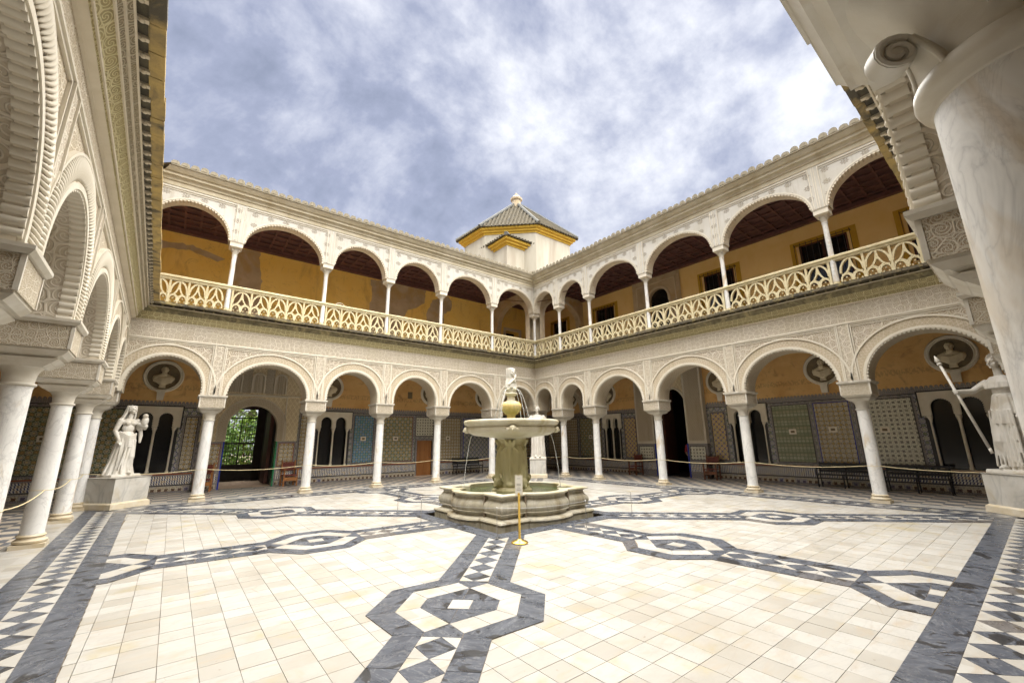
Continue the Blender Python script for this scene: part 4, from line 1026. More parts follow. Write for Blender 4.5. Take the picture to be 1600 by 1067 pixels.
# ---------------------------------------------------------------- gothic balustrades
def bal_unit(w):
    m = MB(); h0, h1 = .10, .92; T = .045
    def bar(pts, r=.026):   # flat bar swept in x-z plane
        P = [Vector(p) for p in pts]; n = len(P); vs = []; fs = []
        for k in range(n):
            tt = P[min(k+1, n-1)]-P[max(k-1, 0)]; l = tt.length or 1; nx, nz = -tt.y/l*r, tt.x/l*r
            vs += [(P[k].x-nx, -T, P[k].y-nz), (P[k].x+nx, -T, P[k].y+nz), (P[k].x+nx, T, P[k].y+nz), (P[k].x-nx, T, P[k].y-nz)]
        for k in range(n-1):
            for q in range(4): fs.append((4*k+q, 4*k+(q+1) % 4, 4*k+4+(q+1) % 4, 4*k+4+q))
        fs += [(3, 2, 1, 0), (4*n-4, 4*n-3, 4*n-2, 4*n-1)]
        m.add(vs, fs)
    hw = w/2
    m.box(-.03-hw, .03-hw, -T-.012, T+.012, h0, h1)              # mullion
    m.frus((.055, T+.02), (.03, T+.012), h0, h0+.12, -hw, 0)
    for sg in (-1, 1):
        # big lancet arc from the mullion to the top centre, and the crossing arc down to the other side
        bar([(sg*(hw-.03)*cos(a)*1.0, .47+.43*sin(a)) for a in [pi/2*k/7 for k in range(8)]])
        bar([(sg*(.0+(hw-.05)*(1-cos(a))), h1-.02-(h1-.42)*sin(a)) for a in [pi/2*k/7 for k in range(8)]], .022)
        bar([(sg*hw*.5+hw*.42*cos(a), .24+.17*sin(a)) for a in [pi*k/8-.25+(.5/8)*k for k in range(9)]], .022)   # round heads
        for q in range(3):
            a = pi/2+q*2.1; m.box(sg*hw*.5+.07*cos(a)-.018, sg*hw*.5+.07*cos(a)+.018, -T*.7, T*.7, .24+.07*sin(a)-.018, .24+.07*sin(a)+.018)
    bar([(-hw*.05, h0), (hw*.05, h0+.0), ], .03); m.box(-.022, .022, -T, T, h0, .36); m.box(-.02, .02, -T, T, .62, h1)
    bar([(-hw*.42, .46), (0, .36), (hw*.42, .46)], .018); bar([(-hw*.3, .52), (0, .66), (hw*.3, .52)], .016)
    return m
for F in (FL, FRR):
    P = POS[id(F)]; nm = SIDE[id(F)]
    t = thing('balustrade', 'pale yellow gothic tracery balustrade along the %s upper gallery' % nm, 'balustrade', F.w((0, 0, 6.21)))
    base = wloc(t); rz = atan2(F.s[1], F.s[0])
    q = MB(F); side_sweep(q, F, [(.06, 6.215), (-.085, 6.215), (-.085, 6.29), (-.06, 6.31), (.06, 6.31)], flip=True); q.build('bottom_rail', 'rail', t)
    q = MB(F); side_sweep(q, F, [(.06, 7.13), (-.06, 7.13), (-.075, 7.16), (-.075, 7.20), (-.11, 7.22), (-.115, 7.27), (-.09, 7.295), (.09, 7.295), (.09, 7.13)], flip=True); q.build('handrail', 'rail', t)
    bm_ = {}
    for i in range(len(P)-1):
        a, b = P[i]+.12, P[i+1]-.12; n = {0: 5, 1: 5, 2: 4, 3: 4, 4: 5, 5: 5}[i] if F is FL else {0: 5, 1: 5, 2: 5, 3: 5, 4: 3, 5: 3}[i]
        w = (b-a)/n; key = round(w, 2)
        if key not in bm_: o = bal_unit(w).build('tracery_panel', 'rail', t, vloc=(0, 0, 0)); bm_[key] = o.data; bpy.data.objects.remove(o)
        for k in range(n):
            wp = F.w((a+(k+.5)*w, 0, 6.21)); inst(bm_[key], 'tracery_panel', t, Matrix.Translation((wp[0]-base.x, wp[1]-base.y, wp[2]-base.z)) @ Matrix.Rotation(rz, 4, 'Z'))
# ---------------------------------------------------------------- gallery back walls with openings
def hole_wall(F, d, s0, s1, z0, z1, rects, split, mats, t, dep=.5, zsp=3.34):
    xs = sorted({s0, s1, *[r[0] for r in rects], *[r[1] for r in rects]}); zs = sorted({z0, z1, zsp, *[r[2] for r in rects], *[r[3] for r in rects]} if split else {z0, z1, *[r[2] for r in rects], *[r[3] for r in rects]})
    A = MB(F); B = MB(F); C_ = MB(F)
    for i in range(len(xs)-1):
        for j in range(len(zs)-1):
            xm, zm = (xs[i]+xs[i+1])/2, (zs[j]+zs[j+1])/2
            if any(r[0] < xm < r[1] and r[2] < zm < r[3] for r in rects): continue
            (A if (split and zm < zsp) else B).add([(xs[i], d, zs[j]), (xs[i+1], d, zs[j]), (xs[i+1], d, zs[j+1]), (xs[i], d, zs[j+1])], [(0, 1, 2, 3)])
    for a, b, c, e in rects:
        C_.add([(a, d, c), (a, d+dep, c), (a, d+dep, e), (a, d, e)], [(0, 1, 2, 3)]); C_.add([(b, d, c), (b, d+dep, c), (b, d+dep, e), (b, d, e)], [(3, 2, 1, 0)])
        C_.add([(a, d, e), (b, d, e), (b, d+dep, e), (a, d+dep, e)], [(3, 2, 1, 0)]); C_.add([(a, d, c), (b, d, c), (b, d+dep, c), (a, d+dep, c)], [(0, 1, 2, 3)])
    if A.v: A.build('tiled_dado', mats[0], t)
    B.build('wall_plaster', mats[1], t)
    if C_.v: C_.build('opening_reveal', mats[2], t)
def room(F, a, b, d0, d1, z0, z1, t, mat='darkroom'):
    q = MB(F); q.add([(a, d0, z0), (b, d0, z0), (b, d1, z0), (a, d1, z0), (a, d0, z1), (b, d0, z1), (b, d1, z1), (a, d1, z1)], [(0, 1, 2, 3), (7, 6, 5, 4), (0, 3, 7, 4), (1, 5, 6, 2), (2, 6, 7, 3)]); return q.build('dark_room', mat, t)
def rect_frame(q, a, b, c, e, w, d0, d1):
    q.box(a, b, d0, d1, c, c+w); q.box(a, b, d0, d1, e-w, e); q.box(a, a+w, d0, d1, c+w, e-w); q.box(b-w, b, d0, d1, c+w, e-w)
def tile_panel(F, d, t, a, b, c, e, mat, line='black', edge='azedge'):
    q = MB(F); q.box(a+.09, b-.09, d-.012, d-.001, c+.09, e-.09); t = q.build('tile_panel', mat, t)
    q = MB(F); rect_frame(q, a+.065, b-.065, c+.065, e-.065, .025, d-.02, d-.0012); q.build('panel_border_line', line, t)
    q = MB(F); rect_frame(q, a, b, c, e, .062, d-.010, d-.0014); q.build('panel_edging', edge, t)
def dado_base(F, d, t, segs):
    for a, b in segs:
        q = MB(F); q.box(a, b, d-.10, d-.0005, 0.0, .70); q.build('tiled_ledge', 'azedge', t)
        q = MB(F); q.box(a, b, d-.108, d-.1005, .06, .24); q.build('loop_tile_band', 'azloop', t)
        q = MB(F); q.box(a, b, d-.108, d-.1006, .30, .60); q.build('dash_tile_band', 'azdash', t)
        q = MB(F); q.box(a-.01, b+.01, d-.118, d-.1, .655, .705); q.build('ledge_edge', 'redbrown', t)
        q = MB(F); q.box(a, b, d-.112, d-.1007, .255, .285); q.build('blue_line', 'black', t)
def dado_top(F, d, t, segs):
    for a, b in segs:
        q = MB(F); q.box(a, b, d-.014, d-.0016, 3.16, 3.19); q.build('dado_top_line', 'black', t)
        q = MB(F); q.box(a, b, d-.012, d-.0018, 3.19, 3.335)
        n = int((b-a)/.12)
        for k in range(n): x = a+(k+.5)*(b-a)/n; q.vprism([(x-.05, 3.335), (x-.05, 3.38), (x-.02, 3.42), (x+.02, 3.42), (x+.05, 3.38), (x+.05, 3.335)], d-.012, d-.002)
        q.build('tile_cresting', 'azedge', t)
TW = {}
def twin_window(F, d, s, hw, label):
    t = thing('twin_arched_window', label, 'window', F.w((s, d, .72)))
    q = MB(F)
    jo = hw-.17; cols = (-jo, 0, jo); ops = ((-jo+.06, -.07), (.07, jo-.06))
    for k, (a, b) in enumerate(ops):
        c = arch_curve(s+a, s+b, 2.42, 2.98, 14)
        # horseshoe swelling
        c = [(x, z) for x, z in c]
        front_fill(q, c, s-hw if k == 0 else s, s if k == 0 else s+hw, 3.18, d-.05, 2.42); soffit(q, c, d-.05, d+.18)
    ap_ = q.build('arch_plate', 'frame', t)
    q = MB(F); q.box(s-hw-.001, s+hw+.001, d-.075, d-.02, 3.16, 3.20); [q.box(x_-.02, x_+.02, d-.074, d-.021, 2.42, 3.16) for x_ in (s-hw+.02, s+hw-.02)]; q.build('plate_moulding', 'frame', ap_)
    q = MB(F)
    for k, (a, b) in enumerate(ops): teeth(q, arch_curve(s+a, s+b, 2.42, 2.98, 14), d-.045, .028, .08, .065, .006)
    q.build('scalloped_edge', 'frame', ap_)
    for c in cols:
        q = MB(F); q.lathe([(.062, .73), (.062, .80), (.045, .83), (.040, 2.20), (.05, 2.22), (.045, 2.25), (.075, 2.36), (.08, 2.415)], 12, s+c, d+.03); q.build('colonnette', 'frame', t, True, ang=50)
    q = MB(F); q.box(s-hw, s+hw, d-.11, d+.3, .66, .725); q.build('window_sill', 'frame', t)
    q = MB(F); q.box(s-jo, s+jo, d+.22, d+.235, .73, 3.1); q.build('window_glass', 'window', t)
    q = MB(F)
    for sg in (-1, 1):
        x = s+sg*(hw-.17+.12); q.box(min(x, x-sg*.1), max(x, x-sg*.1), d-.016, d-.0009, .73, 2.36)
        q.box(min(s+sg*(hw+.01), s+sg*(hw+.05)), max(s+sg*(hw+.01), s+sg*(hw+.05)), d-.018, d-.0008, 2.36, 3.24)
    q.box(s-hw-.01, s+hw+.01, d-.018, d-.0007, 3.205, 3.25); q.build('dark_tile_outline', 'black', t)
    return t
# lower left far wall
d = GB[id(FL)]; W1 = [(-7.36, .76), (-.83, .82)]
t = thing('gallery_wall', 'tiled and ochre painted wall behind the left far arcade', 'wall', FL.w((0, d, 0)))
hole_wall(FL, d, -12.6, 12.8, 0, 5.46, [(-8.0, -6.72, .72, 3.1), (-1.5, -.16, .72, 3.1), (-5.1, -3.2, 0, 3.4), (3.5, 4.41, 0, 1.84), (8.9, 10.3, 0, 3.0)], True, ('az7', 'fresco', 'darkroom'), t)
wallFL = t
for a, b, c, e, mt, ln in ((-12.2, -8.2, .74, 3.14, 'az2', 'black'), (-6.52, -5.98, .74, 2.9, 'az1', 'black'), (-2.36, -1.72, .74, 3.14, 'az1', 'black'), (.06, 1.18, .74, 3.14, 'az4', 'black'), (1.2, 3.3, .74, 3.14, 'az2', 'redbrown'),
                           (3.34, 4.55, 2.0, 3.14, 'az3', 'black'), (4.6, 6.3, .74, 3.14, 'az1', 'black'), (6.34, 8.3, .74, 3.14, 'az7', 'blue'), (10.4, 12.6, .74, 3.14, 'az1', 'black')): tile_panel(FL, d, t, a, b, c, e, mt, ln)
dado_base(FL, d, t, [(-12.5, -6.0), (-2.3, 3.4), (4.52, 8.8), (10.4, 12.7)]); dado_top(FL, d, t, [(-12.5, -5.95), (-2.35, 8.8), (10.4, 12.7)])
for s, hw in W1: pass
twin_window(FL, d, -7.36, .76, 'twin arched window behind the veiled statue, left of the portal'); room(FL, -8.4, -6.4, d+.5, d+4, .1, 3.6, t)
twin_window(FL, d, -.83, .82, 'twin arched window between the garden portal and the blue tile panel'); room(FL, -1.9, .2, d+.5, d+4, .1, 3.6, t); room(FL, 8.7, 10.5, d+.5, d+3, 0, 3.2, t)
for s, z in ((.62, 1.95), (2.3, 1.95), (5.4, 1.95), (-10.2, 2.0)):
    q = MB(FL); q.box(s-.13, s+.13, d-.022, d-.0125, z-.1, z+.1); q.build('small_plaque', 'frame', t); q = MB(FL); q.box(s-.07, s+.07, d-.026, d-.0225, z-.045, z+.045); q.build('plaque_grille', 'niche', t)
for s in (1.0, 3.0, 5.4):
    q = MB(FL); q.box(s-.13, s+.13, d-.01, d-.001, 4.05, 4.4); q.build('painted_mark', 'niche', t)
# portal with the garden gate
p = thing('plaster_portal', 'carved plaster portal framing the garden gate on the left far side', 'portal', FL.w((-4.15, d, 0)))
q = MB(FL); c = arch_curve(-5.08, -3.22, 1.88, 3.36, 26); front_fill(q, c, -5.95, -2.42, 3.80, d-.16, 1.86)
q.add([(-5.95, d-.16, 3.8), (-2.42, d-.16, 3.8), (-2.42, d-.16, 5.44), (-5.95, d-.16, 5.44)], [(0, 1, 2, 3)]); q.add([(-2.42, d-.16, 1.86), (-2.42, d, 1.86), (-2.42, d, 5.44), (-2.42, d-.16, 5.44)], [(0, 1, 2, 3)])
q.add([(-5.95, d, 1.86), (-5.95, d-.16, 1.86), (-5.95, d-.16, 5.44), (-5.95, d, 5.44)], [(0, 1, 2, 3)]); q.build('lattice_plaster', 'sebka', p)
q = MB(FL); soffit(q, c, d-.16, d+.25); q.build('arch_soffit', 'sebka2', p, True, ang=40)
q = MB(FL); ring_plate(q, c, .03, .30, d-.185, d-.16); q.build('arch_band', 'sebka2', p); q = MB(FL); ring_plate(q, c, .30, .335, d-.2, d-.16); q.build('arch_moulding', 'cream', p)
q = MB(FL); teeth(q, c, d-.17, .035, .12, .08); q.build('scalloped_edge', 'cream', p)
q = MB(FL); q.box(-5.55, -5.505, d-.20, d-.16, 1.87, 3.735); q.box(-2.995, -2.95, d-.20, d-.16, 1.87, 3.735); q.box(-5.55, -2.95, d-.20, d-.16, 3.736, 3.78); rect_frame(q, -5.97, -2.40, 5.18, 5.24, .03, d-.2, d-.16); q.box(-5.97, -2.4, d-.19, d-.16, 3.785, 3.83); q.build('portal_frame', 'cream', p)
for s in (-5.0, -4.15, -3.3):
    w = thing  # (blind windows are parts of the portal)
    q = MB(FL); c2 = arch_curve(s-.2, s+.2, 3.90, 4.72, 14); q.add([(x, d-.175, z) for x, z in c2], [tuple(range(len(c2)))]); q.build('blind_window_screen', 'vine_small', p, label='small arched blind window filled with dark pierced plaster')
    q = MB(FL); ring_plate(q, c2, .0, .06, d-.22, d-.16); q.build('blind_window_arch', 'cream', p)
for s in (-4.575, -3.725):
    q = MB(FL); q.box(s-.16, s+.16, d-.185, d-.161, 3.88, 4.95); q.build('carved_panel', 'vine_small', p)
for a, b in ((-5.95, -5.13), (-3.17, -2.42)):
    q = MB(FL); q.box(a, b, d-.14, d-.001, 0, 1.86); q.build('jamb', 'azedge', p); tile_panel(FL, d-.14, p, a, b, .74, 1.84, 'az1', 'redbrown')
    q = MB(FL); q.box(a+.06, b-.06, d-.165, d-.141, .28, .62); q.build('dash_tile_band', 'azdash', p); q = MB(FL); q.box(a+.06, b-.06, d-.16, d-.1412, .04, .22); q.build('loop_tile_band', 'azloop', p)
q = MB(FL); q.box(-3.22, -3.165, d-.15, d+.28, .0, 1.87); q.build('glazed_jamb_edge', 'green', p); q = MB(FL); q.box(-5.135, -5.08, d-.15, d+.28, .0, 1.87); q.build('glazed_jamb_edge', 'blue', p)
# passage behind the portal, gate, garden
q = MB(FL); q.add([(-5.6, d-.1, .012), (-2.8, d-.1, .012), (-2.8, d+7.5, .012), (-7, d+7.5, .012)], [(0, 1, 2, 3)]); q.build('passage_floor', 'paver', kind='structure')
ps = thing('passage_walls', 'dark passage walls seen through the garden portal', 'wall', FL.w((-4.1, d+2, 0)))
q = MB(FL); q.box(-3.2, -3.05, d+.5, d+3.7, 0, 3.9); q.box(-3.5, -3.05, d+3.55, d+3.7, 0, 3.9); q.build('side_wall', 'darkroom', ps)
q = MB(FL); q.box(-6.4, -6.2, d+.5, d+3.7, 0, 3.9); q.box(-6.2, -4.87, d+3.55, d+3.7, 0, 3.9); q.build('side_wall', 'darkroom', ps)
q = MB(FL); q.box(-6.4, -3.05, d+.5, d+3.7, 3.6, 3.9); q.box(-4.87, -3.5, d+3.55, d+3.7, 3.48, 3.6); q.build('passage_ceiling', 'wood', ps)
q = MB(FL); q.box(-3.36, -3.22, d+.9, d+2.0, .05, 3.2); q.build('door_leaf', 'door2', ps)
gt = thing('iron_gate', 'black iron gate with pierced top panel in front of bright green garden', 'gate', FL.w((-4.18, d+3.6, 0)))
q = MB(FL); rect_frame(q, -4.87, -3.5, .02, 3.48, .05, d+3.58, d+3.64); q.box(-4.82, -3.55, d+3.59, d+3.63, 1.75, 1.83); q.box(-4.82, -3.55, d+3.59, d+3.63, 2.98, 3.04); q.box(-4.82, -3.55, d+3.59, d+3.63, 1.2, 1.23); q.box(-4.2, -4.16, d+3.58, d+3.64, .07, 2.98); gf_ = q.build('gate_frame', 'iron', gt)
q = MB(FL); q.box(-4.82, -3.55, d+3.595, d+3.62, .07, .80); q.build('kick_panel', 'iron', gt)
for k in range(13):
    s = -4.80+k*.1; q = MB(FL); q.box(s-.009, s+.009, d+3.60, d+3.618, .8, 2.98); q.build('gate_bar', 'iron', gf_)
for k in range(12):
    for zz in (2.25, 2.6, 1.45): q = MB(FL); q.lathe([(.0, -.03), (.028, 0), (.0, .03)], 6, -4.75+k*.1, d+3.61, zz); q.build('gate_knob', 'iron', gf_)
q = MB(FL)
for k in range(4):
    s = -4.62+k*.3; q.tube([(s+.11*cos(a), d+3.61, 3.24+.14*sin(a)) for a in [i*pi/5 for i in range(10)]], .026, 6, True); q.tube([(s+.05*cos(a), d+3.61, 3.24+.06*sin(a)) for a in [i*pi/4 for i in range(8)]], .02, 6, True); q.bar((s-.15, d+3.61, 3.05), (s-.15, d+3.61, 3.45), .03)
q.build('pierced_top_panel', 'white', gt)
# garden beyond: low clipped hedge and loose shrubs made of leaf clumps
def shrub(name, label, x, y, rx, ry, h, n, seed, z0=.1):
    t = thing(name, label, 'shrub', (x, y, 0), 0, 'garden shrubs beyond the gate'); rs = random.Random(seed); q = MB()
    for k in range(n):
        a = rs.random()*2*pi; u = rs.random()**.5; zz = z0+h*rs.random(); f = sin(pi*min(.97, (zz/h)*.8+.15)); px, py = x+rx*u*f*cos(a), y+ry*u*f*sin(a)
        l = rs.uniform(.06, .13); v = Vector((rs.uniform(-1, 1), rs.uniform(-1, 1), rs.uniform(-.4, 1))).normalized(); w = v.cross(Vector((rs.uniform(-1, 1), rs.uniform(-1, 1), rs.uniform(-1, 1)))).normalized()*l*.45; c_ = Vector((px, py, zz)); v *= l
        q.add([tuple(c_-v), tuple(c_+w), tuple(c_+v), tuple(c_-w)], [(0, 1, 2, 3)])
    q.build('foliage', 'leaf', t, kind='stuff'); q = MB(); 
    for k in range(4): a = k*1.7+seed; q.tube([(x, y, 0), (x+rx*.3*cos(a), y+ry*.3*sin(a), h*.4), (x+rx*.55*cos(a+.4), y+ry*.55*sin(a+.4), h*.8)], [.04, .025, .01], 6)
    q.build('stem', 'brownwood', t)
shrub('garden_shrub', 'bright green shrub directly behind the left half of the iron gate', -4.9, 18.3, .9, .7, 3.2, 2600, 3)
shrub('garden_shrub', 'bright green shrub directly behind the right half of the iron gate', -3.5, 18.8, 1.0, .8, 3.5, 2600, 5)
shrub('garden_shrub', 'taller shrub deeper in the garden behind the gate', -4.6, 21.0, 1.8, .9, 4.6, 3000, 8)
shrub('garden_shrub', 'broad shrub at the left of the gate opening, mostly hidden', -6.6, 20.2, 1.3, .9, 4.2, 1800, 9)

# small orange wooden door
dr = thing('wooden_door', 'small orange brown panelled wooden door in the left far tile wall', 'door', FL.w((3.95, d, 0)))
q = MB(FL); q.box(3.5, 4.41, d+.06, d+.11, .0, 1.84); dl_ = q.build('door_leaf', 'door', dr)
for c_ in range(2):
    for r_ in range(3):
        z0_ = (.15, .78, 1.28)[r_]; h_ = (.5, .38, .42)[r_]; q = MB(FL); a_ = 3.57+c_*.41; q.frus((.165, .018), (.15, .012), z0_, z0_+h_, a_+.18, d+.055); q.build('door_panel', 'door', dl_)
q = MB(FL); rect_frame(q, 3.40, 4.51, -.06, 1.95, .10, d-.06, d+.08); q.build('door_frame', 'azedge', dr)
q = MB(FL); q.lathe([(.0, -.03), (.03, 0), (.0, .03)], 8, 4.3, d+.03, .95); q.build('handle', 'iron', dl_)
q = MB(FL); q.box(3.36, 4.55, d-.2, d+.1, 0, .03); q.build('threshold', 'paver', dr)

# lower right far wall
d = GB[id(FRR)]
t = thing('gallery_wall', 'tiled and ochre painted wall behind the right far arcade', 'wall', FRR.w((0, d, 0)))
hole_wall(FRR, d, -12.35, 12.8, 0, 5.46, [(-7.3, -6.04, .72, 3.1), (-.93, .33, .72, 3.1), (6.55, 7.55, .72, 3.1), (2.45, 4.2, 0, 4.4)], True, ('az7', 'fresco', 'darkroom'), t)
for a, b, c, e, mt, ln in ((-12.2, -7.72, .74, 3.14, 'az2', 'black'), (-5.72, -4.02, .74, 3.14, 'az3', 'black'), (-3.98, -2.72, .74, 3.14, 'az1', 'blue'), (-2.68, -1.22, .74, 3.14, 'az5', 'black'), (.62, 1.38, .74, 3.0, 'az6', 'black'),
                           (5.4, 6.28, .74, 3.0, 'az6', 'black'), (7.8, 9.6, .74, 3.14, 'az2', 'black'), (9.65, 12.4, .74, 3.14, 'az1', 'black')): tile_panel(FRR, d, t, a, b, c, e, mt, ln)
dado_base(FRR, d, t, [(-12.3, 1.45), (5.35, 12.7)]); dado_top(FRR, d, t, [(-12.3, 1.45), (5.35, 12.7)])
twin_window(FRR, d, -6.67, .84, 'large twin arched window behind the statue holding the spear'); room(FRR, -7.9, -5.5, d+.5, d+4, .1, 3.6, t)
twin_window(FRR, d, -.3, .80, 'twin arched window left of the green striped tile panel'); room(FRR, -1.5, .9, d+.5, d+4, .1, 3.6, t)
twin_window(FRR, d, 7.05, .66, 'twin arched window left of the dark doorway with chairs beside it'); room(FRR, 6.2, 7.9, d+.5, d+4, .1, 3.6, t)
for s, z in ((-1.95, 2.0), (-3.3, 2.05), (-4.8, 2.0), (8.7, 1.95)):
    q = MB(FRR); q.box(s-.13, s+.13, d-.022, d-.0125, z-.1, z+.1); q.build('small_plaque', 'frame', t); q = MB(FRR); q.box(s-.07, s+.07, d-.026, d-.0225, z-.045, z+.045); q.build('plaque_grille', 'niche', t)
p = thing('plaster_portal', 'tall dark doorway with carved plaster jambs on the right far side', 'portal', FRR.w((3.3, d, 0)))
q = MB(FRR); c = arch_curve(2.45, 4.2, 3.1, 4.28, 24); front_fill(q, c, 1.5, 5.25, 5.44, d-.12, 3.1); q.build('portal_plaster', 'sebka', p)
q = MB(FRR); soffit(q, c, d-.12, d+.5); q.build('arch_soffit', 'sebka2', p, True, ang=40); q = MB(FRR); ring_plate(q, c, .0, .1, d-.17, d-.12); q.build('arch_moulding', 'cream', p)
for a, b in ((1.5, 2.44), (4.21, 5.25)):
    q = MB(FRR); q.box(a, b, d-.28, d-.002, 1.55, 5.445); q.build('jamb_pilaster', 'cream', p); q = MB(FRR); q.box(a+.1, b-.1, d-.30, d-.281, 1.68, 5.3); q.build('carved_panel', 'sebka2', p)
    q = MB(FRR); q.box(a, b, d-.26, d-.002, 0, 1.548); q.build('jamb', 'azedge', p); tile_panel(FRR, d-.26, p, a+.02, b-.02, .74, 1.5, 'az3', 'black')
    q = MB(FRR); q.box(a+.04, b-.04, d-.275, d-.261, .28, .62); q.build('dash_tile_band', 'azdash', p)
for s in (2.45, 4.2): q = MB(FRR); q.box(s-.035, s+.035, d-.29, d-.1, 0, 1.55); q.build('glazed_jamb_edge', 'blue', p)
room(FRR, 1.6, 5.2, d+.5, d+6, 0.01, 5.0, p); q = MB(FRR); q.box(2.5, 2.62, d+.5, d+1.5, .02, 4.3); q.box(4.05, 4.17, d+.5, d+1.5, .02, 4.3); q.build('door_leaf', 'door2', p)
q = MB(FRR); q.box(2.5, 4.15, d+5.6, d+5.64, 2.6, 3.6); q.build('far_wood_screen', 'wood', p)
# near left + near right lower walls
for F, nm, lab in ((NL, 'az2', 'dark green patterned tile wall seen between the near left columns'), (NR, 'az7', 'tiled wall of the near right gallery behind the camera side')):
    d = GB[id(F)]; t = thing('gallery_wall', lab, 'wall', F.w((0, d, 0))); a, b = send(F, d)
    hole_wall(F, d, a, b, 0, 5.46, [], True, (nm, 'fresco', 'darkroom'), t); dado_base(F, d, t, [(a+.1, b-.1)]); dado_top(F, d, t, [(a+.1, b-.1)])
    if F is NL:
        k = a+.1
        while k < b-2.7: tile_panel(F, d, t, k, k+2.6, .74, 3.14, ('az2', 'az7', 'az1')[int(k) % 3], 'black'); k += 2.64
        q = MB(F); q.box(3.8, 4.1, d-.022, d-.0125, 1.9, 2.1); q.build('small_plaque', 'frame', t)
# corner arches inside the galleries
def cross_arch(pa, pb, z0, z1, zs, zc, name, label, mat, th=.32, cat='arch'):
    L = sqrt((pb[0]-pa[0])**2+(pb[1]-pa[1])**2); sd = ((pb[0]-pa[0])/L, (pb[1]-pa[1])/L); F = Fr(pa, sd, (-sd[1], sd[0]))
    t = thing(name, label, cat, (pa[0], pa[1], z0)); q = MB(F); c = arch_curve(.38, L-.38, zs, zc, 22)
    for dd in (-th/2, th/2): front_fill(q, c, 0, L, z1, dd, z0)
    for s_ in (.38, L-.38): q.add([(s_, -th/2, z0), (s_, th/2, z0), (s_, th/2, zs), (s_, -th/2, zs)], [(0, 1, 2, 3)])
    soffit(q, c, -th/2, th/2); q.build('arch_body', mat, t); q = MB(F); ring_plate(q, c, 0, .12, -th/2-.03, -th/2); q.build('arch_moulding', 'cream', t)
cross_arch((8.75, 9.4), (8.75, 12.78), 3.33, 5.4, 3.4, 4.7, 'corner_arch', 'lower inner arch crossing the left gallery at the far corner', 'sebka2')
cross_arch((9.2, 8.95), (12.78, 8.95), 3.33, 5.4, 3.4, 4.7, 'corner_arch', 'lower inner arch crossing the right gallery at the far corner', 'sebka2')
cross_arch((8.75, 9.2), (8.75, 12.78), 6.22, 10.5, 8.9, 10.05, 'corner_arch', 'grey beige upper inner arch seen in the last left gallery bay', 'patch')
cross_arch((9.0, 8.95), (12.78, 8.95), 6.22, 10.5, 8.9, 10.05, 'corner_arch', 'grey beige upper inner arch seen in the first right gallery bays', 'patch')
cross_arch((-8.7, 9.4), (-8.7, 12.78), 3.33, 5.4, 3.4, 4.7, 'corner_arch', 'inner arch crossing the gallery behind the veiled statue', 'sebka2')

# ---------------------------------------------------------------- upper gallery walls
def up_window(F, d, s, hw, z0, z1, label):
    t = thing('barred_window', label, 'window', F.w((s, d, z0)))
    q = MB(F); rect_frame(q, s-hw-.3, s+hw+.3, z0-.3, z1+.18, .2, d-.02, d-.001); q.build('yellow_surround', 'trim', t)
    q = MB(F); rect_frame(q, s-hw, s+hw, z0, z1, .07, d+.02, d+.10); q.box(s-.04, s+.04, d+.02, d+.1, z0, z1); q.build('window_frame', 'door2', t)
    for sg in (-1, 1): q = MB(F); q.box(s+sg*hw*.5-hw*.5+.08, s+sg*hw*.5+hw*.5-.08, d+.06, d+.07, z0+.07, z1-.07); q.build('window_glass', 'window', t)
    q = MB(F); n = int(2*(hw+.12)/.2)
    for zz in (z0+.1, (z0+z1)/2, z1-.02): q.box(s-hw-.14, s+hw+.14, d-.16, d-.145, zz, zz+.02)
    for sg in (-1, 1):
        for zz in (z0+.1, z1-.02): q.box(s+sg*(hw+.13)-.01, s+sg*(hw+.13)+.01, d-.16, d, zz, zz+.02)
    gr_ = q.build('grille', 'iron', t)
    for k in range(n+1): x = s-hw-.12+k*(2*hw+.24)/n; q = MB(F); q.box(x-.009, x+.009, d-.165, d-.147, z0-.05, z1+.06); q.build('grille_bar', 'iron', gr_)
d = GB[id(FRR)]; t = thing('upper_gallery_wall', 'yellow wall with barred windows on the right far upper floor', 'wall', FRR.w((0, d, 6.2)))
UWn = ((.12, .72, 'barred upper window on the right, just left of the dark arched doorway side column'), (-4.1, .82, 'largest barred upper window, behind the column nearest the right'), (-7.3, .68, 'barred upper window partly hidden by the near right cornice'), (7.05, .66, 'small barred upper window near the far corner'), (10.9, .6, 'barred upper window inside the far corner bay'))
hole_wall(FRR, d, -12.35, 12.8, 6.2, 10.62, [(s-w, s+w, 7.75, 9.60) for s, w, _ in UWn]+[(2.75, 3.95, 6.22, 9.72)], False, ('yellow', 'yellowpale', 'yellowpale'), t)
UWL = ['barred upper window behind the fourth column from the far corner', 'barred upper window behind the right column, largest in view', 'barred upper window partly hidden by the near right cornice', 'small barred upper window near the far corner', 'barred upper window deep inside the far corner bay']
for (s, w, _), lab in zip(UWn, UWL): up_window(FRR, d, s, w, 7.75, 9.60, lab); room(FRR, s-w-.2, s+w+.2, d+.5, d+3, 7.4, 9.9, t)
p = thing('upper_doorway', 'dark round arched upper doorway in a grey beige carved surround', 'doorway', FRR.w((3.35, d, 6.2)))
q = MB(FRR); c = arch_curve(2.78, 3.92, 8.9, 9.70, 20); front_fill(q, c, 2.05, 4.95, 10.5, d-.07, 6.22); q.build('carved_surround', 'patch', p); q = MB(FRR); soffit(q, c, d-.07, d+.3); q.build('arch_soffit', 'patch', p)
q = MB(FRR); ring_plate(q, c, .0, .12, d-.12, d-.07); rect_frame(q, 2.3, 4.7, 6.3, 10.1, .06, d-.10, d-.07); q.build('surround_moulding', 'cream', p)
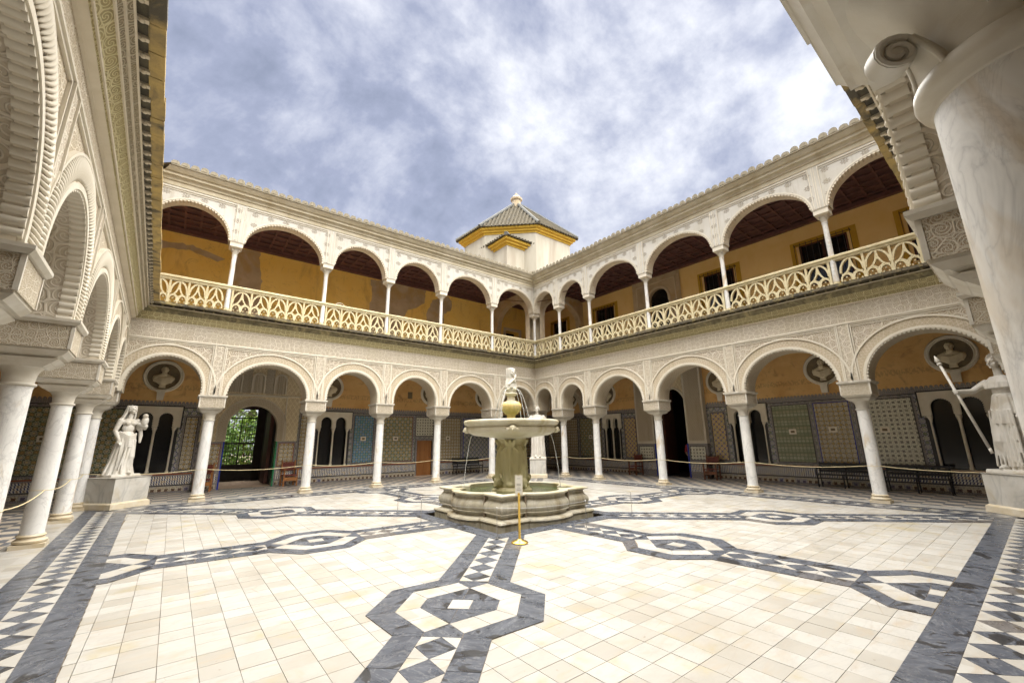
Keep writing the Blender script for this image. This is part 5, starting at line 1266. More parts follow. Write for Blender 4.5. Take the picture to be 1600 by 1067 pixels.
q = MB(FRR); q.add([(x, d+.12, z) for x, z in arch_curve(2.76, 3.94, 6.25, 9.72, 18)], [tuple(range(len(arch_curve(2.76, 3.94, 6.25, 9.72, 18))))]); q.build('door_glass', 'window', p); room(FRR, 2.2, 4.5, d+.5, d+3, 6.2, 10, p)
d = GB[id(FL)]; t = thing('upper_gallery_wall', 'deep yellow wall with bare grey patches on the left far upper floor', 'wall', FL.w((0, d, 6.2)))
hole_wall(FL, d, -12.6, 12.8, 6.2, 10.62, [(9.6, 10.7, 6.22, 8.9)], False, ('yellow', 'yellow', 'yellow'), t); room(FL, 9.4, 10.9, d+.5, d+3, 6.2, 9, t)
q = MB(FL); rect_frame(q, 9.4, 10.9, 6.1, 9.1, .18, d-.05, d-.001); q.build('door_surround', 'cream', t)
def patch(poly, seed):
    rs = random.Random(seed); out = []
    for i in range(len(poly)):
        a, b = Vector(poly[i]), Vector(poly[(i+1) % len(poly)]); n = max(2, int((b-a).length/.12))
        for k in range(n): v = a+(b-a)*k/n; out.append((v.x+rs.gauss(0, .02), v.y+rs.gauss(0, .02)))
    q = MB(FL); q.add([(x, d-.006, z) for x, z in out], [tuple(range(len(out)))]); q.build('bare_plaster_patch', 'patch', t)
patch([(-5.65, 6.3), (-5.7, 10.35), (-4.75, 10.4), (-4.7, 9.7), (-4.55, 9.0), (-4.5, 6.3)], 1)
patch([(.55, 6.3), (.45, 8.8), (.6, 9.5), (.4, 10.3), (1.9, 10.5), (3.7, 10.45), (3.6, 9.6), (3.1, 9.2), (2.6, 9.0), (2.4, 8.5), (2.2, 7.9), (2.0, 6.3)], 2)
patch([(3.75, 6.3), (3.8, 9.0), (4.1, 9.9), (5.2, 10.35), (5.5, 10.0), (5.4, 9.5), (4.95, 9.2), (4.9, 6.3)], 3)
patch([(-8.4, 9.9), (-7.2, 10.0), (-6.0, 9.7), (-6.3, 9.5), (-7.3, 9.75), (-8.4, 9.6)], 4)
for F in (NL, NR):
    d = GB[id(F)]; t = thing('upper_gallery_wall', 'yellow upper wall above the near %s gallery, out of sight' % ('left' if F is NL else 'right'), 'wall', F.w((0, d, 6.2))); a, b = send(F, d); hole_wall(F, d, a, b, 6.2, 10.62, [], False, ('yellow',)*3, t)
# tie rods poking out of the upper arches
for F in (FL, FRR):
    P = POS[id(F)]; t0 = COL.objects
    for i in range(len(P)-1):
        s = P[i+1]-.32; o = MB(F); o.bar((s-.1, -.1, 9.55), (s-.5, 2.6, 10.4), .035); r_ = o.build('ceiling_strut', 'woodbeam', None)
        tag(r_, 'thin dark strut across upper bay %s of the %s gallery' % (('one', 'two', 'three', 'four', 'five', 'six')[i], SIDE[id(F)]), 'strut', 'dark struts in the upper bays')

# ---------------------------------------------------------------- roof tower beyond the far corner
def tile_roof(t, eave, apex, ze, za, hip=True, over=.35, pitch=.30):
    n = len(eave); cx_, cy_ = apex
    for i in range(n):
        a, b = Vector((*eave[i], ze)), Vector((*eave[(i+1) % n], ze)); c_ = Vector((cx_, cy_, za)); q = MB(); q.add([tuple(a), tuple(b), tuple(c_)], [(0, 1, 2)]); q.build('roof_slope', 'plumtile', t)
        q = MB(); e_ = (b-a); L = e_.length; e_.normalize(); m_ = (a+b)/2; upv = (c_-m_); H = upv.length; upv.normalize(); nn = e_.cross(upv)
        if nn.z < 0: nn = -nn
        k = int(L/pitch)
        for j in range(k+1):
            x = (j+.5-(k+1)/2)*pitch; f = 1-abs(x)/(L/2)
            if f <= .04: continue
            p0 = m_+e_*x-upv*.10+nn*.03; hh = H*f; st = max(2, int(hh/.9)); pts = [tuple(p0+upv*(hh*q_/st)+nn*(.0)) for q_ in range(st+1)]
            q.tube(pts, [.085+.012*((st-i_) % 2) for i_ in range(st+1)], 6)
        q.build('tile_rows', 'plumtile', t)
        if hip: q = MB(); q.tube([tuple(a+(c_-a)*f+Vector((0, 0, .08))) for f in (0, .33, .66, 1)], .15, 8); q.build('hip_ridge', 'hiptile', t)
TC = Vector((13.8, 16.58)); vd = (TC-Vector((CX, CY))).normalized(); rd = Vector((vd.y, -vd.x))
def TP(x, y): v = TC+rd*x-vd*y; return (v.x, v.y)
tw = thing('roof_tower', 'whitewashed polygonal lantern tower with tiled roof and small finial above the far corner', 'tower', (TC.x, TC.y, 10))
HX = [(-.557, .45), (.325, .52), (.97, 0), (.5, -.7), (-.5, -.7), (-.97, 0)]; Rr = 5.2; Ze = 18.35
q = MB(); q.prism([TP(x*Rr*.88, y*Rr*.88) for x, y in HX], 9, Ze-.55); q.build('tower_wall', 'wash', tw)
for k, (f, z0, z1, mt) in enumerate(((.90, Ze-.62, Ze-.45, 'trim'), (.94, Ze-.448, Ze-.25, 'trim'), (.985, Ze-.248, Ze-.05, 'trim'))):
    q = MB(); q.prism([TP(x*Rr*f, y*Rr*f) for x, y in HX], z0, z1); q.build('cornice_step', mt, tw)
tile_roof(tw, [TP(x*Rr*1.02, y*Rr*1.02) for x, y in HX], (TC.x, TC.y), Ze-.04, 21.75)
q = MB(); q.lathe([(.38, 21.3), (.38, 22.0), (.50, 22.05), (.52, 22.2), (.40, 22.25), (.28, 22.45), (.10, 22.5), (.14, 22.65), (.0, 22.8)], 12, TC.x, TC.y); q.build('finial', 'patch', tw, True, ang=40)
lb = thing('roof_tower', 'lower whitewashed stair block with yellow eaves in front of the lantern tower', 'tower', (13, 16, 10))
c0 = (10.6, 14.0); x1_, y1_ = 17.6, 18.6
q = MB(); q.box(c0[0]+.45, x1_-.45, c0[1]+.45, y1_-.45, 9, 16.35); q.build('block_wall', 'wash', lb)
for k, (o_, z0, z1) in enumerate(((.40, 16.2, 16.36), (.25, 16.362, 16.55), (.10, 16.552, 16.74))): q = MB(); q.box(c0[0]+o_, x1_-o_, c0[1]+o_, y1_-o_, z0, z1); q.build('cornice_step', 'trim', lb)
tile_roof(lb, [c0, (x1_, c0[1]), (x1_, y1_), (c0[0], y1_)], ((c0[0]+x1_)/2, (c0[1]+y1_)/2), 16.78, 17.6, True)
ra = thing('stone_roundel', 'round carved stone roundel on the roof edge at the far corner', 'ornament', (9.3, 9.5, 11.1), radians(-45))
m = MB(); m.vprism([(cos(a)*.52, sin(a)*.52+.3) for a in [pi*2*k/24 for k in range(24)]], -.08, .08)
o = m.build('disc', 'crest', ra, vloc=(0, 0, 0)); m = MB(); m.tube([(cos(a)*.45, -.09, sin(a)*.45+.3) for a in [pi*2*k/20 for k in range(20)]], .04, 6, True)
for k in range(7): a = pi*k/6; m.bar((0, -.085, .2), (.4*cos(a), -.085, .2+.4*sin(a)), .04)
m.build('relief', 'crest', ra, vloc=(0, 0, 0))
# ---------------------------------------------------------------- sculpting helpers (voxel-remeshed single surfaces)
def ell(m, c, r, n=12, rot=None):
    vs = []; fs = []; k = n//2+1
    Rm = Matrix.Rotation(rot[1], 3, rot[0]) if rot else None
    for i in range(k+1):
        ph = pi*i/k
        for j in range(n):
            th = 2*pi*j/n; v = Vector((r[0]*sin(ph)*cos(th), r[1]*sin(ph)*sin(th), r[2]*cos(ph)))
            if Rm: v = Rm @ v
            vs.append((c[0]+v.x, c[1]+v.y, c[2]+v.z))
    for i in range(k):
        for j in range(n): fs.append((i*n+j, (i+1)*n+j, (i+1)*n+(j+1) % n, i*n+(j+1) % n))
    m.add(vs, fs)
def limb(m, pts, rad, n=10):
    P = [Vector(p) for p in pts]; out = []; rr_ = []
    for i in range(len(P)-1):
        for k in range(4): f = k/4; out.append(tuple(P[i].lerp(P[i+1], f))); rr_.append(rad[i]+(rad[i+1]-rad[i])*f)
    out.append(tuple(P[-1])); rr_.append(rad[-1]); m.tube(out, rr_, n)
    for p, r in zip(pts, rad): ell(m, p, (r, r, r), 10)
def skirt(m, lv, folds=14, amp=.12, tw=.3, n=72, seed=0):   # lv: (z, cx, cy, rx, ry, fold strength)
    vs = []; fs = []; rs = random.Random(seed); ph = [rs.uniform(0, 6.28) for _ in range(4)]
    L2 = []
    for i in range(len(lv)-1):
        for k in range(4): f = k/4; L2.append([a+(b-a)*f for a, b in zip(lv[i], lv[i+1])])
    L2.append(list(lv[-1]))
    for z, cx_, cy_, rx, ry, s in L2:
        for j in range(n):
            a = 2*pi*j/n; w = (cos(folds*a+ph[0]+tw*z*2)+.6*cos((folds*1.7//1)*a+ph[1]-tw*z)+.4*sin(3*a+ph[2]))*.5; w = w*abs(w)**-.25 if abs(w) > 1e-3 else 0; q = 1+amp*s*w
            vs.append((cx_+rx*q*cos(a), cy_+ry*q*sin(a), z))
    k = len(L2)
    for i in range(k-1):
        for j in range(n): fs.append((i*n+j, i*n+(j+1) % n, (i+1)*n+(j+1) % n, (i+1)*n+j))
    fs.append(tuple(range(n-1, -1, -1))); fs.append(tuple((k-1)*n+j for j in range(n))); m.add(vs, fs)
def sculpt(m, vox, name, mat, parent, smooth=2, sc=1.0, label=None):
    me = bpy.data.meshes.new('tmp'); me.from_pydata([tuple(c*sc for c in v) for v in m.v], [], m.f); ob = bpy.data.objects.new('tmp', me); COL.objects.link(ob)
    r = ob.modifiers.new('r', 'REMESH'); r.mode = 'VOXEL'; r.voxel_size = vox; r.use_smooth_shade = True
    if smooth: s = ob.modifiers.new('s', 'SMOOTH'); s.factor = .5; s.iterations = smooth
    dg = bpy.context.evaluated_depsgraph_get(); ev = ob.evaluated_get(dg); nm = bpy.data.meshes.new_from_object(ev); bpy.data.objects.remove(ob)
    nm.name = name; nm.materials.clear(); nm.materials.append(M[mat])
    o = bpy.data.objects.new(name, nm); COL.objects.link(o); o.parent = parent
    nm.polygons.foreach_set('use_smooth', [True]*len(nm.polygons))
    if label: o['label'] = label
    return o
def head(m, c, s=1.0, yaw=0, tilt=0, hair=0, beard=False):
    # face looks to -y (rotated by yaw about z)
    def P(x, y, z): 
        y2 = y*cos(tilt)-z*sin(tilt); z2 = y*sin(tilt)+z*cos(tilt); return (c[0]+s*(x*cos(yaw)-y2*sin(yaw)), c[1]+s*(x*sin(yaw)+y2*cos(yaw)), c[2]+s*z2)
    ell(m, P(0, 0.01, .02), (.078*s, .095*s, .105*s), 16); ell(m, P(0, -.035, -.045), (.055*s, .052*s, .062*s), 12)   # skull, jaw
    ell(m, P(0, -.085, -.088), (.022*s, .02*s, .018*s), 8)                                         # chin
    limb(m, [P(0, -.088, .022), P(0, -.112, -.022)], [.009*s, .015*s], 6)                            # nose
    for sg in (-1, 1):
        limb(m, [P(sg*.012, -.088, .03), P(sg*.052, -.072, .028)], [.010*s, .009*s], 6)              # brow
        ell(m, P(sg*.03, -.078, .006), (.013*s, .01*s, .008*s), 8); ell(m, P(sg*.042, -.06, -.03), (.022*s, .02*s, .022*s), 8); ell(m, P(sg*.08, .01, -.005), (.012*s, .02*s, .03*s), 8)
    ell(m, P(0, -.092, -.048), (.024*s, .012*s, .006*s), 8); ell(m, P(0, -.09, -.060), (.02*s, .012*s, .007*s), 8)      # lips
    if hair:
        for k in range(26):
            a = k*2.4; zz = .03+.085*(k/26); r_ = sqrt(max(0, 1-(zz/.125)**2)); x_, y_ = .085*r_*cos(a), .1*r_*sin(a)+.015
            if y_ < -.05 and zz < .06: continue
            ell(m, P(x_, y_, zz), (.024*s, .024*s, .02*s), 6)
        if hair > 1: ell(m, P(0, .11, .03), (.045*s, .05*s, .045*s), 8)
    if beard:
        for k in range(9): a = -1.2+k*.3; ell(m, P(.055*sin(a), -.06-.03*cos(a), -.09-.02*cos(a)), (.022*s, .02*s, .03*s), 6)
def hand(m, c, d, s=1.0, spread=.012, curl=.3):
    c = Vector(c); d = Vector(d).normalized(); a = d.cross(Vector((0, 1, .2))).normalized(); n = a.cross(d)
    ell(m, c+d*.04*s, (.032*s, .022*s, .042*s), 8)
    for k, l in enumerate((.062, .072, .068, .052)):
        o = a*((k-1.5)*.017*s); p0 = c+d*.07*s+o; p1 = p0+d*l*.55*s-n*curl*.02*s; p2 = p1+d*l*.45*s-n*curl*.04*s; limb(m, [p0, p1, p2], [.0095*s, .0085*s, .007*s], 6)
    limb(m, [c+d*.02*s-a*.028*s, c+d*.05*s-a*.05*s, c+d*.08*s-a*.052*s], [.012*s, .010*s, .008*s], 6)

# ---------------------------------------------------------------- medallions with busts
med = thing('bust_medallion', '-', 'medallion')
m = MB(); pr = [(.50, .02), (.50, -.03), (.525, -.055), (.55, -.035), (.57, -.05), (.60, -.05), (.62, -.03), (.63, .0), (.63, .02)]
def ringy(m, pr, n=40):
    vs = []; fs = []
    for i in range(n):
        a = 2*pi*i/n
        for r, y in pr: vs.append((r*cos(a), y, r*sin(a)))
    k = len(pr)
    for i in range(n):
        for j in range(k-1): fs.append((i*k+j, i*k+j+1, ((i+1) % n)*k+j+1, ((i+1) % n)*k+j))
    m.add(vs, fs)
ringy(m, pr); m.build('round_frame', 'frame', med, True, ang=40)
m = MB()
for k in range(40): a = 2*pi*k/40; ell(m, (.585*cos(a), -.052, .585*sin(a)), (.018, .012, .018), 6)
m.build('frame_beading', 'frame', med)
m = MB(); ringy(m, [(.505, -.03), (.48, -.015), (.40, .0), (.2, .008), (.001, .012)], 32); m.build('niche', 'niche', med, True)
m = MB(); m.vprism([(-.16, -.54), (.16, -.54), (.16, -.60), (.12, -.63), (.10, -.93), (-.10, -.93), (-.12, -.63), (-.16, -.60)], -.16, .0); m.build('console', 'frame', med)
m = MB(); head(m, (0, -.02, .22), 1.25, 0, 0, 1, True); limb(m, [(0, 0, .14), (0, .01, .0)], [.085, .11]); ell(m, (0, .01, -.12), (.31, .13, .17), 16); [limb(m, [(0, .0, .04), (sg*.24, .02, -.08)], [.10, .11]) for sg in (-1, 1)]; ell(m, (0, -.02, -.2), (.22, .12, .14), 14)
for sg in (-1, 1): ell(m, (sg*.22, .02, -.10), (.11, .10, .14), 12)
for k in range(6): limb(m, [(-.30, -.03, -.0-k*.04), (-.05, -.13, -.12-k*.04), (.26, -.07, -.02-k*.045)], [.018, .022, .018], 6)
ell(m, (0, 0, -.30), (.12, .10, .10), 12); m.frus((.11, .08), (.09, .07), -.46, -.34)
bust = sculpt(m, .016, 'bust', 'bust', med, 1)
first = [True]
MEDS = [(FL, -7.36, 'medallion bust above the twin window behind the veiled statue'), (FL, -1.15, 'medallion bust above the twin window right of the garden portal'), (FL, 1.55, 'medallion bust mostly hidden behind the arch left of the orange door'), (FL, 4.25, 'medallion bust above the small orange door'),
        (FL, 7.85, 'medallion bust in the last lit bay left of the fountain bowl'), (FRR, -3.30, 'medallion bust above the green striped tile panel'), (FRR, -6.85, 'medallion bust right above the spear tip of the statue'), (FRR, .72, 'medallion bust just right of the dark doorway'),
        (FRR, 7.30, 'medallion bust above the twin window left of the dark doorway'), (FRR, 10.2, 'medallion bust inside the far corner of the right gallery')]
for F, s, lab in MEDS:
    w = F.w((s, GB[id(F)]-.02, 4.37)); rz = 0 if F is FL else -pi/2
    if first[0]: first[0] = False; o = med; o.location = w
    else: o = copy_tree(med, w, rz)
    o['label'] = lab; o['group'] = 'busts in round frames on the gallery walls'

# ---------------------------------------------------------------- statues on their pedestals
def pedestal(x, y, hw, h, rz, label, plinth=True):
    t = thing('statue_pedestal', label, 'pedestal', (x, y, 0), rz)
    m = MB(); m.frus((hw+.06, hw+.06), (hw+.05, hw+.05), .012, .15); m.frus((hw+.05, hw+.05), (hw+.005, hw+.005), .151, .19); m.build('plinth', 'base', t, vloc=(0, 0, 0))
    m = MB(); m.box(-hw, hw, -hw, hw, .19, h-.03); m.build('die', 'pedestal', t, vloc=(0, 0, 0)); m = MB(); m.frus((hw+.005, hw+.005), (hw+.025, hw+.025), h-.03, h); m.build('cap', 'pedestal', t, vloc=(0, 0, 0))
    return t
for t_ in [pedestal(-7.86, 9.02, .52, .86, radians(45), 'low marble pedestal under the veiled statue'), pedestal(7.6, 7.66, .39, .88, radians(-45), 'tall narrow marble pedestal in the far corner behind the fountain'),
           pedestal(8.62, -7.86, .50, .90, radians(225), 'marble pedestal under the spear statue at the right edge')]: pass
# veiled woman, left corner
def statue_left():
    t = thing('veiled_statue', 'white marble veiled woman with bare chest holding a bundle, on the left pedestal', 'statue', (-7.86, 9.02, .86), radians(35))
    m = MB(); m.frus((.36, .30), (.34, .28), 0, .07)
    skirt(m, [(.06, .0, .0, .30, .26, 1), (.3, .0, 0, .24, .2, 1), (.6, .0, 0, .215, .185, .9), (.9, .01, 0, .21, .17, .7), (1.12, .01, .0, .185, .14, .4)], 13, .15, .5, 80, 2)
    skirt(m, [(.06, -.20, .05, .17, .14, 1), (.4, -.16, .05, .11, .12, 1), (.85, -.12, .02, .09, .12, .8), (1.05, -.10, 0, .08, .10, .5)], 9, .22, .3, 48, 4)   # train at her side
    limb(m, [(.10, -.05, .95), (.09, -.17, .52), (.06, -.12, .12)], [.12, .085, .06]); ell(m, (.05, -.26, .10), (.05, .11, .045), 10)   # advanced leg and foot
    ell(m, (0, 0, 1.10), (.18, .13, .14), 16); ell(m, (0, .0, 1.30), (.145, .105, .16), 16); ell(m, (.0, .0, 1.46), (.18, .11, .11), 16)
    for sg in (-1, 1): ell(m, (sg*.072, -.085, 1.43), (.06, .05, .055), 12)
    limb(m, [(.0, 0, 1.54), (.01, -.01, 1.68)], [.065, .055]); head(m, (.01, -.03, 1.80), 1.08, .25, 0, 1)
    # veil
    for k in range(9): a = -1.9+k*.48; limb(m, [(.02+.095*sin(a), .03+.09*cos(a), 1.90), (.015+.12*sin(a), .05+.09*cos(a), 1.72), (-.02+.16*sin(a), .07+.08*cos(a), 1.5)], [.028, .03, .028], 8)
    limb(m, [(-.2, .02, 1.50), (-.28, .03, 1.22), (-.23, -.10, .98)], [.07, .055, .04]); hand(m, (-.23, -.10, .98), (.25, -.3, -1), 1.1)
    limb(m, [(.2, .0, 1.50), (.27, .0, 1.28), (.27, -.20, 1.40)], [.07, .055, .04]); hand(m, (.27, -.20, 1.40), (0, -.4, 1), 1.1)
    ell(m, (.27, -.19, 1.50), (.085, .085, .15), 12); ell(m, (.25, -.21, 1.64), (.065, .07, .07), 10); limb(m, [(.2, -.08, 1.42), (.3, -.2, 1.36), (.34, -.12, 1.3)], [.06, .06, .05], 8)     # bundle
    limb(m, [(.30, -.02, 1.3), (.32, -.04, 1.1), (.30, -.08, .92)], [.045, .05, .03], 8)              # hanging sleeve
    for k in range(7): limb(m, [(-.20+.01*k, -.03, 1.20-k*.045), (-.03, -.17-.006*k, 1.07-k*.045), (.13, -.14, 1.10-k*.05), (.21, -.02, 1.16-k*.05)], [.022, .026, .025, .02], 8)
    for k in range(5): limb(m, [(-.2, .0, 1.16-k*.05), (-.1, .16, 1.1-k*.05), (.1, .16, 1.1-k*.05), (.2, 0, 1.14-k*.05)], [.022]*4, 8)
    for k in range(4): limb(m, [(.12-k*.05, -.18, .98-k*.03), (.14-k*.08, -.20, .6), (.10-k*.09, -.2, .2)], [.016, .022, .02], 6)
    sculpt(m, .0105, 'figure', 'statue', t, 0, 1.08)
statue_left()
def statue_far():
    t = thing('robed_statue', 'white marble robed statue with fluted gown on the tall far corner pedestal', 'statue', (7.6, 7.66, .88), radians(-45))
    m = MB(); m.frus((.30, .26), (.29, .25), 0, .06)
    skirt(m, [(.05, 0, 0, .255, .21, 1), (.5, 0, 0, .235, .19, 1), (.95, 0, 0, .225, .17, .8), (1.2, 0, 0, .19, .14, .5)], 16, .14, .0, 96, 3)
    skirt(m, [(1.0, 0, 0, .25, .19, .8), (1.2, 0, 0, .24, .18, .6), (1.45, 0, 0, .235, .16, .4), (1.58, 0, 0, .16, .11, .2)], 11, .13, .4, 72, 6)
    ell(m, (0, 0, 1.48), (.22, .13, .12), 16)
    for sg in (-1, 1): ell(m, (sg*.23, .01, 1.45), (.085, .09, .13), 12); ell(m, (sg*.07, -.12, 1.38), (.06, .045, .05), 10); limb(m, [(sg*.26, 0, 1.46), (sg*.29, -.02, 1.2), (sg*.25, -.14, 1.08)], [.07, .06, .05])
    limb(m, [(0, 0, 1.55), (0, -.01, 1.66)], [.06, .052]); head(m, (0, -.02, 1.78), 1.05, -.15, 0, 2)
    for k in range(6): limb(m, [(-.26, -.04, 1.44-k*.05), (-.02, -.17, 1.27-k*.05), (.24, -.06, 1.40-k*.05)], [.02, .024, .02], 8)
    for sg in (-1, 1): ell(m, (sg*.08, -.22, .09), (.045, .09, .035), 8)
    sculpt(m, .014, 'figure', 'statue', t, 0, 1.36)
statue_far()
def statue_spear():
    # local: faces -y; world facing (-,+)
    t = thing('spear_statue', 'white marble warrior goddess holding a long diagonal spear at the right edge', 'statue', (8.62, -7.86, .90), radians(232))
    m = MB(); m.frus((.34, .28), (.33, .27), 0, .06)
    skirt(m, [(.05, .06, .03, .24, .2, 1), (.5, .05, .02, .21, .18, 1), (.95, .02, 0, .20, .16, .8), (1.22, 0, 0, .165, .125, .4)], 15, .16, .0, 90, 9)
    skirt(m, [(.78, 0, 0, .235, .19, 1), (.98, 0, 0, .215, .17, .9), (1.15, 0, 0, .175, .135, .6), (1.26, 0, 0, .15, .12, .2)], 12, .16, .3, 80, 5)
    limb(m, [(-.09, -.04, .9), (-.10, -.16, .5), (-.09, -.10, .12)], [.10, .075, .055]); ell(m, (-.10, -.2, .09), (.045, .10, .04), 10)
    ell(m, (0, 0, 1.32), (.145, .11, .15), 16); ell(m, (0, 0, 1.47), (.185, .115, .11), 16)
    skirt(m, [(1.36, 0, -.01, .215, .15, .9), (1.46, 0, 0, .22, .145, .6), (1.56, 0, 0, .12, .10, .2)], 12, .12, .2, 60, 7)      # short cape (aegis)
    limb(m, [(-.145, -.02, 1.235), (0, -.125, 1.23), (.145, -.02, 1.235), (0, .115, 1.235), (-.145, -.02, 1.235)], [.016]*5, 8)   # belt
    limb(m, [(0, 0, 1.55), (0, -.01, 1.68)], [.058, .05]); head(m, (0, -.02, 1.80), 1.05, .1, 0, 1)
    ell(m, (0, .03, 1.87), (.10, .125, .07), 12); limb(m, [(0, -.10, 1.90), (0, .0, 1.95), (0, .12, 1.90), (0, .15, 1.80)], [.02, .03, .035, .03], 8)   # helmet-like crown
    limb(m, [(.2, 0, 1.47), (.25, .02, 1.2), (.23, -.10, 1.02)], [.065, .05, .038]); hand(m, (.23, -.1, 1.02), (0, -.3, -1), 1.1)
    inv = Matrix.Rotation(-radians(232), 3, 'Z'); sc = 1.44
    hw = inv @ (Vector((8.22, -7.12, 2.82))-Vector((8.62, -7.86, .90))); hl = hw/sc
    sh = Vector((-.2, -.02, 1.47)); mid = (sh+hl)/2+Vector((0, 0, -.07)); limb(m, [sh, mid, hl], [.062, .046, .034])
    ell(m, hl, (.036, .04, .036), 10)
    a = inv @ (Vector((8.22, -6.90, 3.76))-Vector((8.62, -7.86, .90)))/sc; b = inv @ (Vector((8.22, -7.42, 1.47))-Vector((8.62, -7.86, .90)))/sc; ax = (a-b).normalized()
    for k in range(4): # fingers closing round the shaft
        c_ = hl+ax*((k-1.5)*.020); u = ax.cross(Vector((0, 0, 1))).normalized(); v = ax.cross(u); limb(m, [tuple(c_+(u*cos(q)+v*sin(q))*.034) for q in (0, 1.2, 2.4, 3.6)], [.0105]*4, 6)
    for k in range(8): x_ = -.16+k*.045; limb(m, [(x_, -.16+.1*abs(x_), 1.0), (x_*1.1, -.17+.06*abs(x_), .6), (x_*1.25, -.19, .12)], [.014, .02, .018], 6)
    sculpt(m, .0135, 'figure', 'statue', t, 0, sc)
    m = MB(); A = a*sc; B = b*sc; D = (A-B).normalized(); m.tube([tuple(B), tuple(A-D*.22)], .030, 10); m.tube([tuple(A-D*.26), tuple(A-D*.22), tuple(A-D*.2)], [.045, .05, .04], 10); m.tube([tuple(A-D*.2), tuple(A-D*.14), tuple(A)], [.03, .055, .004], 8)
    m.tube([tuple(B), tuple(B-D*.12)], .030, 10)
    m.build('spear', 'statue', t, True, vloc=(0, 0, 0))
statue_spear()

# ---------------------------------------------------------------- fountain
FX, FY = FC
ft = thing('fountain', 'carved marble fountain with lobed basin, round bowl, ribbed vase and small top figure', 'fountain', (FX, FY, 0))
def outline(h, arm, sag, n=12):
    side = [(-h, -h), (-h+arm, -h)]
    c_ = h-arm-.04
    side.append((-c_, -h+.05))
    for k in range(1, n): x = -c_+2*c_*k/n; side.append((x, -h+.05-sag*(1-(x/c_)**2)**.62))
    side.append((c_, -h+.05)); side.append((h-arm, -h))
    out = []
    for q in range(4):
        for x, y in side: out.append((FX+x*cos(q*pi/2)-y*sin(q*pi/2), FY+x*sin(q*pi/2)+y*cos(q*pi/2)))
    return out
base = outline(1.30, .62, .30)
# left normal of a counter-clockwise path points inwards, so outward offsets are negative
def inw(path, d):
    m = MB(); m.sweep([(d, 0), (d, .1)], path, True); return [(v[0], v[1]) for v in m.v[::2]]
m = MB(); m.sweep([(-.09, -.10), (-.09, .055), (-.075, .07)], base, True); m.build('basin_plinth', 'fount', ft)
m = MB(); m.sweep([(-.075, .07), (-.10, .085), (-.115, .11), (-.10, .14), (-.06, .155), (-.03, .16), (.02, .175), (.045, .20), (.035, .235), (.0, .25), (-.02, .255), (-.025, .27), (.0, .28)], base, True); m.build('basin_lower_moulding', 'fount', ft, True, ang=35)
m = MB(); m.sweep([(.0, .28), (-.015, .31), (-.03, .36), (-.025, .41), (.0, .46), (.045, .51), (.065, .55), (.06, .58), (.03, .60)], base, True); m.build('basin_wall', 'fount', ft, True, ang=35)
m = MB(); m.sweep([(.03, .60), (.0, .605), (-.02, .62), (-.02, .645), (.0, .655), (.17, .655), (.185, .64), (.20, .3)], base, True); m.build('basin_rim', 'bowl', ft, True, ang=35)
wp = inw(base, .19); m = MB(); m.add([(x, y, .555) for x, y in wp], [tuple(range(len(wp)))]); 
wo_ = m.build('basin_water', 'water', ft); m = MB(); m.add([(x, y, .30) for x, y in wp], [tuple(range(len(wp)))]); m.build('basin_bed', 'algae', ft)
m = MB()
for x, y in base[1::15][:0]: pass
for q in range(4):
    for sx in (-1, 1):
        x, y = sx*.66, -1.285; wx, wy = FX+x*cos(q*pi/2)-y*sin(q*pi/2), FY+x*sin(q*pi/2)+y*cos(q*pi/2); m.box(wx-.02, wx+.02, wy-.02, wy+.02, -.05, .60)
m.build('basin_joints', 'grout', ft)
# central pier of entwined dolphins
def dr_(a, z): 
    k = abs(cos(2*(a-pi/4*0)))**1.4; return 1-.16*(1-k)
m = MB(); m.lathe([(.50, .30), (.50, .60), (.46, .62), (.44, .66)], 32, FX, FY); m.build('pier_foot', 'algae', ft, True, ang=40)
m = MB(); m.lathe([(.40, .60), (.43, .72), (.42, .85), (.37, 1.0), (.385, 1.2), (.40, 1.35), (.385, 1.48), (.33, 1.60), (.285, 1.68), (.29, 1.73), (.37, 1.79), (.38, 1.82)], 48, 0, 0, 0, dr_)
for k in range(4):
    a = k*pi/2
    ux, uy = cos(a), sin(a); c4 = lambda r, z, o=0: (r*ux-o*uy, r*uy+o*ux, z)
    ell(m, c4(.42, .78), (.12, .12, .13), 12); limb(m, [c4(.46, .76), c4(.54, .68)], [.06, .035]); limb(m, [c4(.40, .85), c4(.43, 1.1), c4(.40, 1.4), c4(.33, 1.62)], [.10, .085, .075, .04])
    for sg in (-1, 1): ell(m, c4(.47, .84, sg*.07), (.025, .025, .025), 8); limb(m, [c4(.40, .95, sg*.10), c4(.46, .90, sg*.17), c4(.42, .80, sg*.2)], [.03, .035, .02], 8); limb(m, [c4(.34, 1.45, sg*.05), c4(.37, 1.55, sg*.12), c4(.31, 1.62, sg*.17)], [.025, .03, .02], 8)
    b = a+pi/4; vx, vy = cos(b), sin(b); limb(m, [(.33*vx, .33*vy, .65), (.32*vx, .32*vy, 1.1), (.33*vx, .33*vy, 1.4), (.30*vx, .30*vy, 1.72)], [.07, .055, .06, .05]); ell(m, (.34*vx, .34*vy, .72), (.1, .1, .07), 10)
    for q in (-1, 0, 1): limb(m, [(.30*cos(b+q*.25), .30*sin(b+q*.25), 1.62), (.40*cos(b+q*.3), .40*sin(b+q*.3), 1.77)], [.035, .04], 8)
o = sculpt(m, .022, 'dolphin_pier', 'algae', ft, 1)
m = MB(); m.lathe([(.36, 1.80), (.38, 1.83), (.62, 1.86), (.95, 1.90), (1.08, 1.96), (1.125, 2.03), (1.125, 2.085), (1.10, 2.10), (1.11, 2.125), (1.17, 2.15), (1.215, 2.19), (1.225, 2.225), (1.215, 2.255), (1.19, 2.27), (1.15, 2.27), (1.12, 2.24), (.9, 2.13), (.3, 2.08), (.1, 2.08)], 72, FX, FY, 0); m.build('upper_bowl', 'bowl', ft, True, ang=30)
